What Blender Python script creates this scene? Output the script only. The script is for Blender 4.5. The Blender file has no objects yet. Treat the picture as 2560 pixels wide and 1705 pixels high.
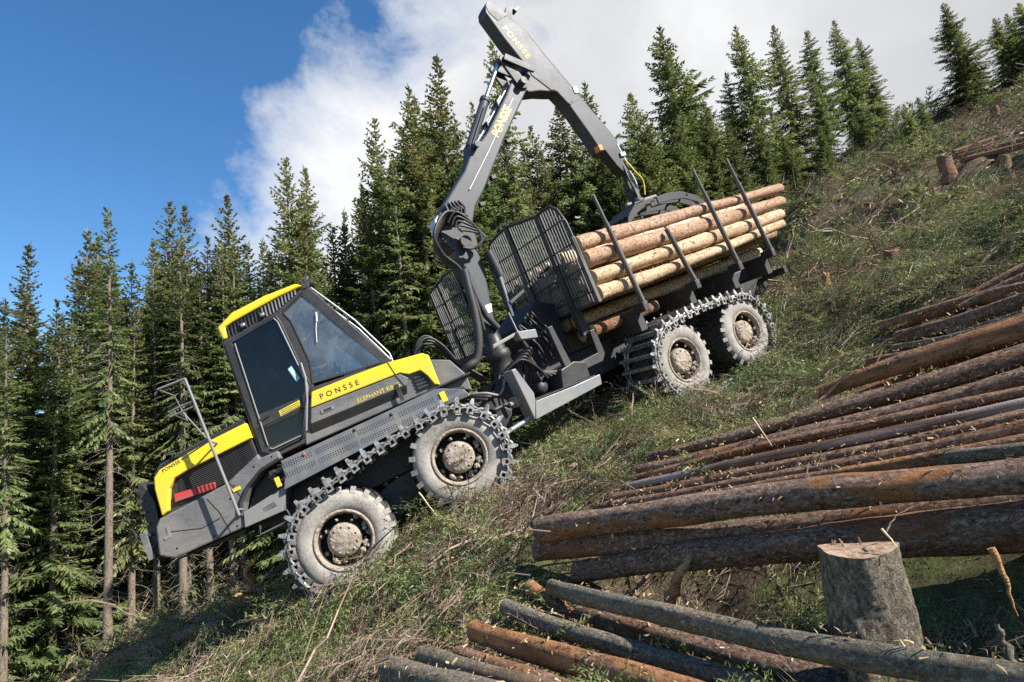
import bpy, bmesh, math, random
import numpy as np
from mathutils import Vector, Matrix
random.seed(7)
rng = np.random.default_rng(11)
scene = bpy.context.scene
col = scene.collection

# ------------------------------------------------------------------ camera
FOC, CX, CY = 1500.0, 1280.0, 852.5           # focal length and centre in photo pixels (2560 x 1705)
_P, _R = math.radians(10.2), math.radians(-6.77)   # camera tilted up and rolled
_right0 = np.array([1, 0, 0.]); _up0 = np.array([0, -math.sin(_P), math.cos(_P)])
C_F = np.array([0, math.cos(_P), math.sin(_P)])
C_R = _right0 * math.cos(_R) + _up0 * math.sin(_R)
C_U = -_right0 * math.sin(_R) + _up0 * math.cos(_R)
cam_d = bpy.data.cameras.new('camera')
cam_d.sensor_width = 36; cam_d.lens = 36 * FOC / 2560
cam_d.clip_start = 0.05; cam_d.clip_end = 2000
cam = bpy.data.objects.new('camera', cam_d); col.objects.link(cam)
cam.matrix_world = Matrix(((C_R[0], C_U[0], -C_F[0], 0), (C_R[1], C_U[1], -C_F[1], 0), (C_R[2], C_U[2], -C_F[2], 0), (0, 0, 0, 1)))
scene.camera = cam

# ------------------------------------------------------------------ sky, sun, exposure
SUN_EL = math.radians(41)
SUN_AZ = math.atan2(0.90, -0.44)              # clockwise from +Y
TO_SUN = Vector((math.sin(SUN_AZ) * math.cos(SUN_EL), math.cos(SUN_AZ) * math.cos(SUN_EL), math.sin(SUN_EL)))
world = bpy.data.worlds.new('World'); scene.world = world; world.use_nodes = True
wn = world.node_tree; wn.nodes.clear()
def wnode(t, **k):
    n = wn.nodes.new(t)
    for a, b in k.items(): setattr(n, a, b)
    return n
sky = wnode('ShaderNodeTexSky', sky_type='NISHITA', sun_disc=False, sun_elevation=SUN_EL, sun_rotation=SUN_AZ,
            altitude=300, air_density=1.0, dust_density=0.3, ozone_density=2.0)
bg_sky = wnode('ShaderNodeBackground'); bg_sky.inputs[1].default_value = 0.107
hs = wnode('ShaderNodeHueSaturation'); hs.inputs['Saturation'].default_value = 1.27; hs.inputs['Value'].default_value = 0.90
wn.links.new(sky.outputs[0], hs.inputs['Color']); wn.links.new(hs.outputs[0], bg_sky.inputs[0])
tc = wnode('ShaderNodeTexCoord')
def wdot(vec):
    n = wnode('ShaderNodeVectorMath', operation='DOT_PRODUCT'); n.inputs[1].default_value = vec
    wn.links.new(tc.outputs['Generated'], n.inputs[0]); return n.outputs['Value']
def wmath(op, a, b):
    n = wnode('ShaderNodeMath', operation=op)
    for i, s in enumerate((a, b)):
        if isinstance(s, (int, float)): n.inputs[i].default_value = s
        else: wn.links.new(s, n.inputs[i])
    return n.outputs[0]
def wnoise(scale, detail, rough, dist=0.0):
    n = wnode('ShaderNodeTexNoise'); n.inputs['Scale'].default_value = scale; n.inputs['Detail'].default_value = detail
    n.inputs['Roughness'].default_value = rough; n.inputs['Distortion'].default_value = dist
    wn.links.new(tc.outputs['Generated'], n.inputs['Vector']); return n.outputs[0]
def wramp(fac, stops):
    n = wnode('ShaderNodeValToRGB'); e = n.color_ramp.elements
    while len(e) < len(stops): e.new(0.5)
    for el, (p, c) in zip(e, stops): el.position = p; el.color = (c[0], c[1], c[2], 1)
    wn.links.new(fac, n.inputs[0]); return n.outputs[0]
# one great cloud bank on the right-hand side of the sky, ragged at its edge
n_cl = np.cross(C_F + C_R * (609 - CX) / FOC - C_U * (390 - CY) / FOC, C_F + C_R * (1170 - CX) / FOC - C_U * (0 - CY) / FOC)
n_cl = n_cl / np.linalg.norm(n_cl)
n_c2 = np.cross(C_F + C_R * (560 - CX) / FOC - C_U * (1200 - CY) / FOC, C_F + C_R * (640 - CX) / FOC - C_U * (300 - CY) / FOC)
n_c2 = n_c2 / np.linalg.norm(n_c2) * (1 if (n_c2 @ C_R) > 0 else -1)
sm = wnode('ShaderNodeMath', operation='SMOOTH_MIN'); sm.inputs[2].default_value = 0.12
wn.links.new(wdot(tuple(n_cl)), sm.inputs[0]); wn.links.new(wdot(tuple(n_c2)), sm.inputs[1])
side = sm.outputs[0]
edge = wmath('ADD', wmath('MULTIPLY', wmath('SUBTRACT', wnoise(3.2, 9, 0.62, 0.3), 0.5), 0.62), side)
mask = wramp(wmath('ADD', wmath('MULTIPLY', edge, 1.0), 0.5), [(0.435, (0, 0, 0)), (0.50, (.55, .55, .55)), (0.60, (1, 1, 1))])
shade = wramp(wmath('ADD', wnoise(2.1, 7, 0.55, 0.2), wmath('MULTIPLY', side, -0.12)), [(0.30, (.60, .615, .64)), (0.50, (.74, .75, .77)), (0.66, (.95, .96, .97))])
bg_cl = wnode('ShaderNodeBackground'); bg_cl.inputs[1].default_value = 0.53
wn.links.new(shade, bg_cl.inputs[0])
mixs = wnode('ShaderNodeMixShader'); wo = wnode('ShaderNodeOutputWorld')
wn.links.new(mask, mixs.inputs[0]); wn.links.new(bg_sky.outputs[0], mixs.inputs[1]); wn.links.new(bg_cl.outputs[0], mixs.inputs[2])
wn.links.new(mixs.outputs[0], wo.inputs[0])
sun_d = bpy.data.lights.new('sun', 'SUN'); sun_d.energy = 4.9; sun_d.angle = math.radians(0.55); sun_d.color = (1.0, 0.955, 0.88)
sun = bpy.data.objects.new('sun', sun_d); col.objects.link(sun)
sun.location = (0, 0, 40)
sun.rotation_euler = (-TO_SUN).to_track_quat('-Z', 'Y').to_euler()
vs = scene.view_settings
scene.display_settings.display_device = 'sRGB'
vs.view_transform = 'Standard'; vs.look = 'None'; vs.exposure = 0.98; vs.gamma = 1.0; vs.use_curve_mapping = False
scene.render.film_transparent = False
scene.cycles.use_denoising = False
scene.cycles.max_bounces = 7; scene.cycles.diffuse_bounces = 3; scene.cycles.glossy_bounces = 3
scene.cycles.transmission_bounces = 4; scene.cycles.transparent_max_bounces = 10
scene.cycles.caustics_reflective = False; scene.cycles.caustics_refractive = False

# ------------------------------------------------------------------ geometry helpers
def ray(px, py): return C_F + C_R * (px - CX) / FOC - C_U * (py - CY) / FOC
def at(px, py, d): return ray(px, py) * d
class Frame:
    """a tilted machine frame: u rearward, v toward the near side, w up"""
    def __init__(s, o, yaw, pitch):
        y, p = math.radians(yaw), math.radians(pitch)
        s.o = np.array(o, float)
        s.U = np.array([math.cos(y) * math.cos(p), math.sin(y) * math.cos(p), math.sin(p)])
        s.V = np.array([math.sin(y), -math.cos(y), 0.]); s.W = np.cross(s.U, -s.V) * 1.0
        if s.W[2] < 0: s.W = -s.W
    def pt(s, a, b, c): return s.o + s.U * a + s.V * b + s.W * c
WL = {}
def wl(o): return WL.get(o.name, np.zeros(3)) if o else np.zeros(3)
def nrm(a):
    a = np.asarray(a, float); return a / max(np.linalg.norm(a), 1e-9)
def perp(d):
    d = nrm(d); h = np.array([0, 0, 1.]) if abs(d[2]) < .9 else np.array([1., 0, 0])
    a = nrm(np.cross(d, h)); return a, np.cross(d, a)
class MB:
    def __init__(s): s.v = []; s.f = []; s.mi = []; s.sm = []
    def add(s, vs_, fs, mi=0, sm=False):
        b = len(s.v); s.v += [tuple(map(float, p)) for p in vs_]
        for f in fs: s.f.append(tuple(b + i for i in f)); s.mi.append(mi); s.sm.append(sm)
        return s
    def prism(s, A, B, mi=0, sm=False, caps=True):
        n = len(A); fs = [(i, (i + 1) % n, n + (i + 1) % n, n + i) for i in range(n)]
        if caps: fs += [tuple(range(n))[::-1], tuple(range(n, 2 * n))]
        return s.add(list(A) + list(B), fs, mi, sm)
    def prof(s, fr, poly, v0, v1, mi=0):
        return s.prism([fr.pt(u, v0, w) for u, w in poly], [fr.pt(u, v1, w) for u, w in poly], mi)
    def ring(s, fr, outer, inner, v0, v1, mi=0):
        n = len(outer)
        P = [fr.pt(u, v0, w) for u, w in outer] + [fr.pt(u, v0, w) for u, w in inner] + [fr.pt(u, v1, w) for u, w in outer] + [fr.pt(u, v1, w) for u, w in inner]
        fs = []
        for i in range(n):
            j = (i + 1) % n
            fs += [(i, j, n + j, n + i), (2*n + j, 2*n + i, 3*n + i, 3*n + j), (i, 2*n + i, 2*n + j, j), (n + j, 3*n + j, 3*n + i, n + i)]
        return s.add(P, fs, mi)
    def box(s, fr, u0, u1, v0, v1, w0, w1, mi=0):
        return s.prof(fr, [(u0, w0), (u1, w0), (u1, w1), (u0, w1)], v0, v1, mi)
    def bar(s, p, q, wd, ht, up=(0, 0, 1), mi=0):
        p = np.asarray(p, float); q = np.asarray(q, float); d = nrm(q - p); a = nrm(np.cross(d, up)); b = np.cross(a, d)
        o = [(-1, -1), (1, -1), (1, 1), (-1, 1)]
        return s.prism([p + a * x * wd / 2 + b * y * ht / 2 for x, y in o], [q + a * x * wd / 2 + b * y * ht / 2 for x, y in o], mi)
    def tube(s, pts, rad, n=8, mi=0, caps=True, sm=True):
        pts = [np.asarray(p, float) for p in pts]; m = len(pts)
        rad = [rad] * m if isinstance(rad, (int, float)) else list(rad)
        V = []; a = None
        for i in range(m):
            d = nrm(pts[min(i + 1, m - 1)] - pts[max(i - 1, 0)])
            if a is None: a, b = perp(d)
            else: a = nrm(a - d * (a @ d)); b = np.cross(d, a)
            for k in range(n):
                t = 2 * math.pi * k / n; V.append(pts[i] + (a * math.cos(t) + b * math.sin(t)) * rad[i])
        fs = [(i*n + k, i*n + (k+1) % n, (i+1)*n + (k+1) % n, (i+1)*n + k) for i in range(m - 1) for k in range(n)]
        s.add(V, fs, mi, sm)
        if caps:
            s.add(V[:n], [tuple(range(n))[::-1]], mi); s.add(V[-n:], [tuple(range(n))], mi)
        return s
    def lathe(s, o, ax, prof, n=32, mi=0, sm=True, jit=0.0):
        a, b = perp(ax); ax = nrm(ax); V = []
        for (r, t) in prof:
            for k in range(n):
                th = 2 * math.pi * k / n; rr = r * (1 + (random.uniform(-jit, jit) if jit else 0))
                V.append(np.asarray(o) + ax * t + (a * math.cos(th) + b * math.sin(th)) * rr)
        m = len(prof)
        return s.add(V, [(i*n + k, i*n + (k+1) % n, (i+1)*n + (k+1) % n, (i+1)*n + k) for i in range(m - 1) for k in range(n)], mi, sm)
    def mesh(s, name, mats, c):
        me = bpy.data.meshes.new(name)
        me.from_pydata([(x - c[0], y - c[1], z - c[2]) for x, y, z in s.v], [], s.f)
        for m in (mats if isinstance(mats, (list, tuple)) else [mats]): me.materials.append(m)
        me.polygons.foreach_set('material_index', s.mi); me.polygons.foreach_set('use_smooth', s.sm)
        bm = bmesh.new(); bm.from_mesh(me); bmesh.ops.recalc_face_normals(bm, faces=bm.faces); bm.to_mesh(me); bm.free()
        me.update(); return me
    def build(s, name, mats, parent=None, bevel=0.0, origin=None):
        V = np.array(s.v); c = (V.min(0) + V.max(0)) / 2 if origin is None else np.asarray(origin, float)
        o = bpy.data.objects.new(name, s.mesh(name, mats, c)); col.objects.link(o)
        WL[o.name] = np.array(c)
        if parent: o.parent = parent
        o.location = Vector(c - wl(parent))
        if bevel:
            md = o.modifiers.new('bevel', 'BEVEL'); md.width = bevel; md.segments = 2; md.limit_method = 'ANGLE'; md.angle_limit = math.radians(35)
        return o
def tag(o, label=None, cat=None, group=None, kind=None):
    for k, v in (('label', label), ('category', cat), ('group', group), ('kind', kind)):
        if v: o[k] = v
    return o
def thing(name, loc, label, cat, group=None):
    o = bpy.data.objects.new(name, None); col.objects.link(o); o.empty_display_size = .2
    o.location = Vector(loc); WL[o.name] = np.array(loc, float)
    return tag(o, label, cat, group)
def holder(name, loc, parent):
    o = bpy.data.objects.new(name, None); col.objects.link(o); o.parent = parent; o.empty_display_size = .1
    o.location = Vector(np.asarray(loc) - wl(parent)); WL[o.name] = np.array(loc, float); return o
def inst(name, me, M, parent):
    """a piece sharing mesh data, placed by a world matrix"""
    o = bpy.data.objects.new(name, me); col.objects.link(o); o.parent = parent
    o.matrix_local = Matrix.Translation(-Vector(wl(parent))) @ M; return o
def mat4(o, x, y, z): return Matrix(((x[0], y[0], z[0], o[0]), (x[1], y[1], z[1], o[1]), (x[2], y[2], z[2], o[2]), (0, 0, 0, 1)))
def np_mesh(name, V, quads=None, tris=None, mats=(), tint=None, smooth=False):
    me = bpy.data.meshes.new(name); V = np.asarray(V, np.float32)
    quads = np.zeros((0, 4), np.int32) if quads is None else np.asarray(quads, np.int32)
    tris = np.zeros((0, 3), np.int32) if tris is None else np.asarray(tris, np.int32)
    nq, nt = len(quads), len(tris)
    me.vertices.add(len(V)); me.vertices.foreach_set('co', V.ravel())
    me.loops.add(nq * 4 + nt * 3); me.loops.foreach_set('vertex_index', np.concatenate([quads.ravel(), tris.ravel()]).astype(np.int32))
    me.polygons.add(nq + nt)
    ls = np.concatenate([np.arange(nq) * 4, nq * 4 + np.arange(nt) * 3]).astype(np.int32)
    me.polygons.foreach_set('loop_start', ls)
    me.polygons.foreach_set('use_smooth', np.full(nq + nt, smooth))
    for m in mats: me.materials.append(m)
    if tint is not None:
        a = me.attributes.new('tint', 'FLOAT', 'POINT'); a.data.foreach_set('value', np.asarray(tint, np.float32))
    me.update(calc_edges=True); me.validate(); return me

# ------------------------------------------------------------------ materials
class NT:
    def __init__(s, name):
        s.m = bpy.data.materials.new(name); s.m.use_nodes = True; s.t = s.m.node_tree
        s.b = s.t.nodes['Principled BSDF']; s.out = s.t.nodes['Material Output']; s.tc = s.n('ShaderNodeTexCoord')
    def n(s, t, **k):
        x = s.t.nodes.new(t)
        for a, b in k.items(): setattr(x, a, b)
        return x
    def put(s, sock, v):
        if hasattr(v, 'is_output'): s.t.links.new(v, sock)
        elif isinstance(v, (tuple, list)) and len(v) == 3 and sock.type == 'RGBA': sock.default_value = (*v, 1)
        else: sock.default_value = v
    def obj(s, scale=(1, 1, 1), off=None):
        m = s.n('ShaderNodeMapping'); s.t.links.new(s.tc.outputs['Object'], m.inputs[0]); m.inputs['Scale'].default_value = scale
        if off is not None: s.put(m.inputs['Location'], off)
        return m.outputs[0]
    def rnd(s): return s.n('ShaderNodeObjectInfo').outputs['Random']
    def rndvec(s, k=40.0):
        c = s.n('ShaderNodeCombineXYZ'); r = s.math('MULTIPLY', s.rnd(), k)
        for i in range(3): s.t.links.new(r, c.inputs[i])
        return c.outputs[0]
    def noise(s, vec, scale=5, detail=4, rough=.6, dist=0.):
        x = s.n('ShaderNodeTexNoise'); s.put(x.inputs['Vector'], vec)
        x.inputs['Scale'].default_value = scale; x.inputs['Detail'].default_value = detail; x.inputs['Roughness'].default_value = rough; x.inputs['Distortion'].default_value = dist
        return x.outputs[0]
    def voro(s, vec, scale=5, feature='F1', rnd=1.0):
        x = s.n('ShaderNodeTexVoronoi', feature=feature); s.put(x.inputs['Vector'], vec); x.inputs['Scale'].default_value = scale; x.inputs['Randomness'].default_value = rnd
        return x.outputs['Distance']
    def ramp(s, fac, stops):
        x = s.n('ShaderNodeValToRGB'); e = x.color_ramp.elements
        while len(e) < len(stops): e.new(.5)
        for el, (p, c) in zip(e, stops):
            el.position = p; c = (c, c, c) if isinstance(c, (int, float)) else c; el.color = (*c, 1)
        s.t.links.new(fac, x.inputs[0]); return x.outputs[0]
    def mix(s, fac, a, b, mode='MIX'):
        x = s.n('ShaderNodeMix', data_type='RGBA', blend_type=mode)
        s.put(x.inputs[0], fac); s.put(x.inputs[6], a); s.put(x.inputs[7], b); return x.outputs[2]
    def math(s, op, a, b=0.0):
        x = s.n('ShaderNodeMath', operation=op); s.put(x.inputs[0], a); s.put(x.inputs[1], b); return x.outputs[0]
    def bump(s, h, strength=.5, dist=.02, nxt=None):
        x = s.n('ShaderNodeBump'); x.inputs['Strength'].default_value = strength; x.inputs['Distance'].default_value = dist
        s.t.links.new(h, x.inputs['Height'])
        if nxt is not None: s.t.links.new(nxt, x.inputs['Normal'])
        return x.outputs[0]
    def fin(s, color, rough=.6, metal=0., normal=None, spec=.5):
        s.put(s.b.inputs['Base Color'], color); s.put(s.b.inputs['Roughness'], rough); s.put(s.b.inputs['Metallic'], metal)
        s.b.inputs['Specular IOR Level'].default_value = spec
        if normal is not None: s.t.links.new(normal, s.b.inputs['Normal'])
        return s.m
def paint(name, base, dust=(.27, .24, .20), lo=.50, hi=.78, amt=.6, rough=.42, metal=0.):
    t = NT(name); v = t.obj()
    n1 = t.noise(v, 2.2, 8, .65); n2 = t.noise(v, 26, 4, .6); n3 = t.noise(t.obj((1, 1, 6)), 5, 5, .6)
    f = t.ramp(t.math('ADD', t.math('MULTIPLY', n1, .55), t.math('ADD', t.math('MULTIPLY', n2, .2), t.math('MULTIPLY', n3, .25))), [(lo - .08, 0.0), (hi - .1, amt)])
    gsep = t.n('ShaderNodeSeparateXYZ'); t.t.links.new(t.tc.outputs['Generated'], gsep.inputs[0])
    low = t.math('MULTIPLY', t.math('SUBTRACT', 1.0, gsep.outputs[2]), t.math('MULTIPLY', t.noise(v, 5, 6, .7), amt * 1.1))
    f = t.math('MINIMUM', t.math('ADD', f, t.math('MULTIPLY', t.math('MAXIMUM', t.math('SUBTRACT', low, .12 * amt), 0.), 1.2)), .9)
    spl = t.ramp(t.noise(v, 55, 2, .5), [(.66, 0.), (.70, min(.8, amt * 1.2))]); f = t.math('MAXIMUM', f, spl)
    scr = t.ramp(t.noise(t.obj((3, 3, 30)), 9, 3, .5), [(.66, 0.0), (.72, .35)])
    c = t.mix(scr, t.mix(f, base, dust), tuple(min(1, x * 1.6 + .05) for x in base))
    fr_ = t.n('ShaderNodeMath', operation='MULTIPLY_ADD'); t.put(fr_.inputs[0], f); fr_.inputs[1].default_value = .85 - rough; fr_.inputs[2].default_value = rough
    return t.fin(c, fr_.outputs[0], metal, t.bump(t.noise(v, 60, 3), .08, .01))
M = {}
M['grey'] = paint('machine grey paint', (.078, .086, .10), lo=.46, hi=.74, amt=.62)
M['grey_light'] = paint('machine light grey paint', (.19, .20, .21), amt=.6)
M['boom'] = paint('crane grey paint', (.036, .041, .050), (.11, .105, .10), amt=.25, rough=.52)
M['soot'] = paint('dark greasy steel', (.010, .010, .011), (.04, .036, .03), amt=.3, rough=.5)
M['dark'] = paint('dark grey steel', (.020, .021, .024), (.12, .10, .085), amt=.38, rough=.5)
M['slat'] = paint('worn grille bars with painted sun glint', (.11, .115, .12), (.22, .2, .18), amt=.5, rough=.45)  # lighter base paints in the sun caught by the thin slat edges
M['black'] = paint('black plastic', (.013, .013, .014), (.10, .09, .08), amt=.35, rough=.45)
M['yellow'] = paint('yellow paint', (.86, .62, .012), (.46, .36, .15), lo=.54, hi=.88, amt=.5, rough=.34)
M['red'] = paint('red plastic', (.55, .03, .03), (.25, .12, .10), lo=.5, hi=.8, amt=.6)
M['stake'] = paint('stake steel', (.06, .06, .066), (.18, .15, .13), amt=.55)
M['rail'] = paint('handrail paint', (.16, .165, .175), (.28, .25, .22), amt=.5)
M['chrome'] = paint('chrome rod', (.6, .6, .62), (.4, .4, .4), amt=.2, rough=.2, metal=.9)
M['alu'] = paint('bare silvery tube', (.42, .43, .45), (.4, .38, .34), amt=.4, rough=.35, metal=.5)
M['orange'] = paint('orange lamp', (.8, .25, .02))
M['white'] = paint('white sticker', (.75, .75, .72), amt=.3)
M['cyan'] = paint('turquoise sticker', (.30, .68, .70), amt=.2)
M['ink'] = paint('black lettering', (.012, .012, .012), amt=.2)
M['yink'] = paint('yellow lettering', (.80, .60, .03), amt=.4)
def m_perf():
    t = NT('perforated grey plate'); v = t.obj()
    sx = t.n('ShaderNodeSeparateXYZ'); t.t.links.new(t.tc.outputs['Object'], sx.inputs[0])
    u = t.math('FRACT', t.math('MULTIPLY', sx.outputs[0], 30.0)); w = t.math('FRACT', t.math('MULTIPLY', sx.outputs[2], 38.0))
    du = t.math('SUBTRACT', u, .5); dw = t.math('SUBTRACT', w, .5)
    d = t.math('SQRT', t.math('ADD', t.math('MULTIPLY', du, du), t.math('MULTIPLY', dw, dw)))
    hole = t.math('LESS_THAN', d, .30)
    a = t.math('ABSOLUTE', t.math('SUBTRACT', sx.outputs[2], 1.20)); b = t.math('ABSOLUTE', t.math('SUBTRACT', sx.outputs[2], 1.07))
    band = t.math('MAXIMUM', t.math('LESS_THAN', a, .034), t.math('LESS_THAN', b, .034))
    gap = t.math('GREATER_THAN', t.math('FRACT', t.math('MULTIPLY', sx.outputs[0], 1.7)), .08)
    hole = t.math('MULTIPLY', t.math('MULTIPLY', hole, band), gap)
    n1 = t.noise(v, 3, 7, .65)
    f = t.ramp(n1, [(.42, 0.), (.7, .6)])
    c = t.mix(hole, t.mix(f, (.125, .135, .15), (.28, .25, .21)), (.008, .008, .008))
    return t.fin(c, .5, 0, t.bump(hole, -.6, .01))
M['perf'] = m_perf()
def m_tyre():
    t = NT('dusty tyre rubber'); v = t.obj(off=t.rndvec())
    n1 = t.noise(v, 3.2, 8, .65); n2 = t.noise(v, 34, 5, .65)
    f = t.math('ADD', t.math('MULTIPLY', n1, .6), t.math('MULTIPLY', n2, .4))
    c = t.ramp(f, [(.30, (.10, .09, .078)), (.42, (.235, .215, .188)), (.55, (.36, .33, .29)), (.72, (.47, .425, .365))])
    return t.fin(c, .9, 0, t.bump(n2, .35, .012, t.bump(n1, .3, .03)), .2)
M['tyre'] = m_tyre()
def m_mud():
    t = NT('dried mud'); v = t.obj(off=t.rndvec())
    n1 = t.noise(v, 9, 8, .7); n2 = t.voro(v, 16); n3 = t.noise(v, 60, 4)
    c = t.ramp(t.math('ADD', t.math('MULTIPLY', n1, .7), t.math('MULTIPLY', n3, .3)), [(.32, (.16, .125, .095)), (.5, (.36, .30, .235)), (.7, (.52, .45, .37))])
    return t.fin(c, .95, 0, t.bump(n1, .8, .04, t.bump(n2, .4, .03)), .1)
M['mud'] = m_mud()
M['tread'] = paint('dark tyre tread', (.014, .013, .012), (.13, .11, .09), lo=.5, hi=.8, amt=.6, rough=.85)
def m_chain():
    t = NT('worn track steel'); v = t.obj(off=t.rndvec())
    n1 = t.noise(v, 14, 6, .65)
    c = t.ramp(n1, [(.34, (.05, .04, .033)), (.48, (.20, .185, .17)), (.62, (.58, .57, .55))])
    return t.fin(c, t.ramp(n1, [(.4, .8), (.65, .34)]), t.ramp(n1, [(.42, 0.), (.6, .75)]), t.bump(n1, .3, .01))
M['chain'] = m_chain()
def m_glass(name, tint, rough, dust_amt, dust_col, refl=.14):
    t = NT(name); v = t.obj()
    tr = t.n('ShaderNodeBsdfTransparent'); tr.inputs[0].default_value = (*tint, 1)
    gl = t.n('ShaderNodeBsdfGlossy'); gl.inputs['Roughness'].default_value = rough; gl.inputs[0].default_value = (1, 1, 1, 1)
    fr = t.n('ShaderNodeFresnel'); fr.inputs[0].default_value = 1.5
    k = t.math('MINIMUM', t.math('ADD', t.math('MULTIPLY', fr.outputs[0], .85), refl), 1.0)
    m1 = t.n('ShaderNodeMixShader'); t.t.links.new(k, m1.inputs[0]); t.t.links.new(tr.outputs[0], m1.inputs[1]); t.t.links.new(gl.outputs[0], m1.inputs[2])
    df = t.n('ShaderNodeBsdfDiffuse'); df.inputs[0].default_value = (*dust_col, 1)
    d = t.ramp(t.math('ADD', t.math('MULTIPLY', t.noise(v, 2.6, 6, .6, .6), .8), t.math('MULTIPLY', t.noise(v, 70, 3), .2)), [(.36, .12 * dust_amt), (.5, .55 * dust_amt), (.66, dust_amt)])
    zz = t.n('ShaderNodeSeparateXYZ'); t.t.links.new(t.tc.outputs['Object'], zz.inputs[0])
    d = t.math('MULTIPLY', d, t.ramp(t.math('ADD', zz.outputs[2], t.math('ADD', .5, t.math('MULTIPLY', t.noise(v, 3, 3), .3))), [(.15, .25), (.55, 1.)]))
    m2 = t.n('ShaderNodeMixShader'); t.t.links.new(d, m2.inputs[0]); t.t.links.new(m1.outputs[0], m2.inputs[1]); t.t.links.new(df.outputs[0], m2.inputs[2])
    t.t.links.new(m2.outputs[0], t.out.inputs[0]); t.t.nodes.remove(t.b); return t.m
M['glass_door'] = m_glass('dark tinted door glass', (.16, .19, .26), .02, .02, (.2, .24, .34), .0)
M['glass_side'] = m_glass('dusty side glass', (.93, .95, .97), .03, .17, (.62, .64, .67), .03)
M['glass_far'] = m_glass('tinted cab glass', (.30, .33, .36), .03, .12, (.4, .42, .45), .1)
def m_bark(name, stops, peel, peel_col, lich=0., sc=.78, up=False):
    t = NT(name); rv = t.rndvec(); v = t.obj((1.0 * sc, 1.0 * sc, .6 * sc) if up else (.6 * sc, 1.0 * sc, 1.0 * sc), rv); vl = t.obj((1.1, 1.1, .3) if up else (.30, 1.1, 1.1), rv); vr = t.obj((1, 1, 1), rv)
    fl = t.voro(v, 44); n1 = t.noise(v, 19, 8, .72, .3); n2 = t.noise(vl, 3.4, 6, .6, .8); n3 = t.noise(vr, 95, 4, .65); n4 = t.noise(vr, 2.1, 5, .6)
    n5 = t.noise(vl, 5.5, 6, .65, .5)
    f = t.math('ADD', t.math('MULTIPLY', n1, .42), t.math('ADD', t.math('MULTIPLY', fl, .13), t.math('ADD', t.math('MULTIPLY', n3, .22), t.math('MULTIPLY', n5, .27))))
    c = t.ramp(f, [(p_, (c_[0] * 1.05, c_[1] * .94, c_[2] * .82)) for p_, c_ in stops])
    pm = t.ramp(t.math('ADD', t.math('ADD', n2, t.math('MULTIPLY', t.math('SUBTRACT', t.rnd(), .5), .10)), t.math('MULTIPLY', n1, .12)), [(peel, 0.), (peel + .035, 1.)])
    pc = t.ramp(t.noise(vl, 11, 5, .6), [(.35, tuple(x * .55 for x in peel_col)), (.55, peel_col), (.7, tuple(min(1, x * 1.45) for x in peel_col))])
    c = t.mix(pm, c, pc)
    spk = t.ramp(t.noise(v, 62, 3, .6), [(.54, 0.), (.64, .75)]); crk = t.ramp(t.noise(v, 34, 5, .7), [(.34, .8), (.44, 0.)])
    c = t.mix(t.math('MULTIPLY', spk, t.math('SUBTRACT', 1.0, pm)), c, stops[-1][1]); c = t.mix(crk, c, tuple(x * .6 for x in stops[0][1]))
    fleck = t.ramp(t.voro(vr, 17), [(.035, 1.), (.06, 0.)])
    fleck = t.math('MULTIPLY', fleck, t.ramp(t.noise(vr, 4), [(.5, 0.), (.6, .85)]))
    c = t.mix(fleck, c, (.52, .44, .35))
    if lich: c = t.mix(t.math('MULTIPLY', t.ramp(n4, [(.36, 0.), (.6, 1.)]), lich), c, t.ramp(n3, [(.35, (.06, .06, .045)), (.6, (.215, .215, .165))]))
    h = t.math('ADD', t.math('MULTIPLY', n1, .8), t.math('MULTIPLY', fl, .22))
    return t.fin(c, .92, 0, t.bump(n3, .7, .016, t.bump(h, 1.0, .045)), .15)
M['bark_brown'] = m_bark('brown spruce bark', [(.33, (.032, .021, .016)), (.45, (.120, .072, .050)), (.56, (.235, .148, .105)), (.70, (.42, .31, .24))], .60, (.29, .145, .075))
M['bark_dark'] = m_bark('dark spruce bark', [(.33, (.026, .019, .016)), (.45, (.100, .066, .050)), (.56, (.195, .137, .107)), (.70, (.38, .305, .25))], .64, (.25, .125, .068))
M['bark_grey'] = m_bark('grey lichen bark', [(.33, (.040, .033, .026)), (.45, (.128, .106, .082)), (.56, (.235, .205, .165)), (.70, (.42, .39, .33))], .64, (.25, .13, .07), .5)
M['bark_orange'] = m_bark('orange half-peeled bark', [(.33, (.038, .024, .017)), (.45, (.145, .082, .053)), (.56, (.275, .165, .108)), (.70, (.45, .33, .25))], .535, (.36, .175, .082))
M['trunk'] = m_bark('standing trunk bark', [(.34, (.06, .048, .037)), (.46, (.16, .132, .105)), (.58, (.29, .245, .20)), (.72, (.42, .37, .31))], .9, (.2, .1, .05), .25, 1.0, True)
M['stump_bark'] = m_bark('lichen stump bark', [(.36, (.020, .017, .014)), (.47, (.098, .085, .066)), (.57, (.215, .19, .152)), (.70, (.42, .39, .33))], .9, (.2, .12, .07), .35, .62, True)
def m_peeled(name, a, b, c_, dk):
    t = NT(name); rv = t.rndvec(); v = t.obj((.18, 1, 1), rv); vr = t.obj((1, 1, 1), rv); vs_ = t.obj((.7, 1, 1), rv)
    n1 = t.noise(v, 8, 7, .65, .6); n2 = t.noise(vs_, 26, 5, .65); n3 = t.noise(vs_, 5, 5, .6)
    f = t.math('ADD', t.math('MULTIPLY', n1, .5), t.math('MULTIPLY', n3, .5))
    c = t.ramp(f, [(.33, a), (.5, b), (.66, c_)])
    d = t.ramp(t.math('ADD', t.math('MULTIPLY', n2, .7), t.math('MULTIPLY', n3, .3)), [(.49, 0.), (.60, .85)]); c = t.mix(d, c, dk)
    return t.fin(c, .8, 0, t.bump(n2, .5, .012, t.bump(n1, .3, .02)), .25)
M['load_orange'] = m_peeled('peeled orange log', (.24, .125, .075), (.43, .265, .170), (.58, .41, .28), (.11, .065, .042))
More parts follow.
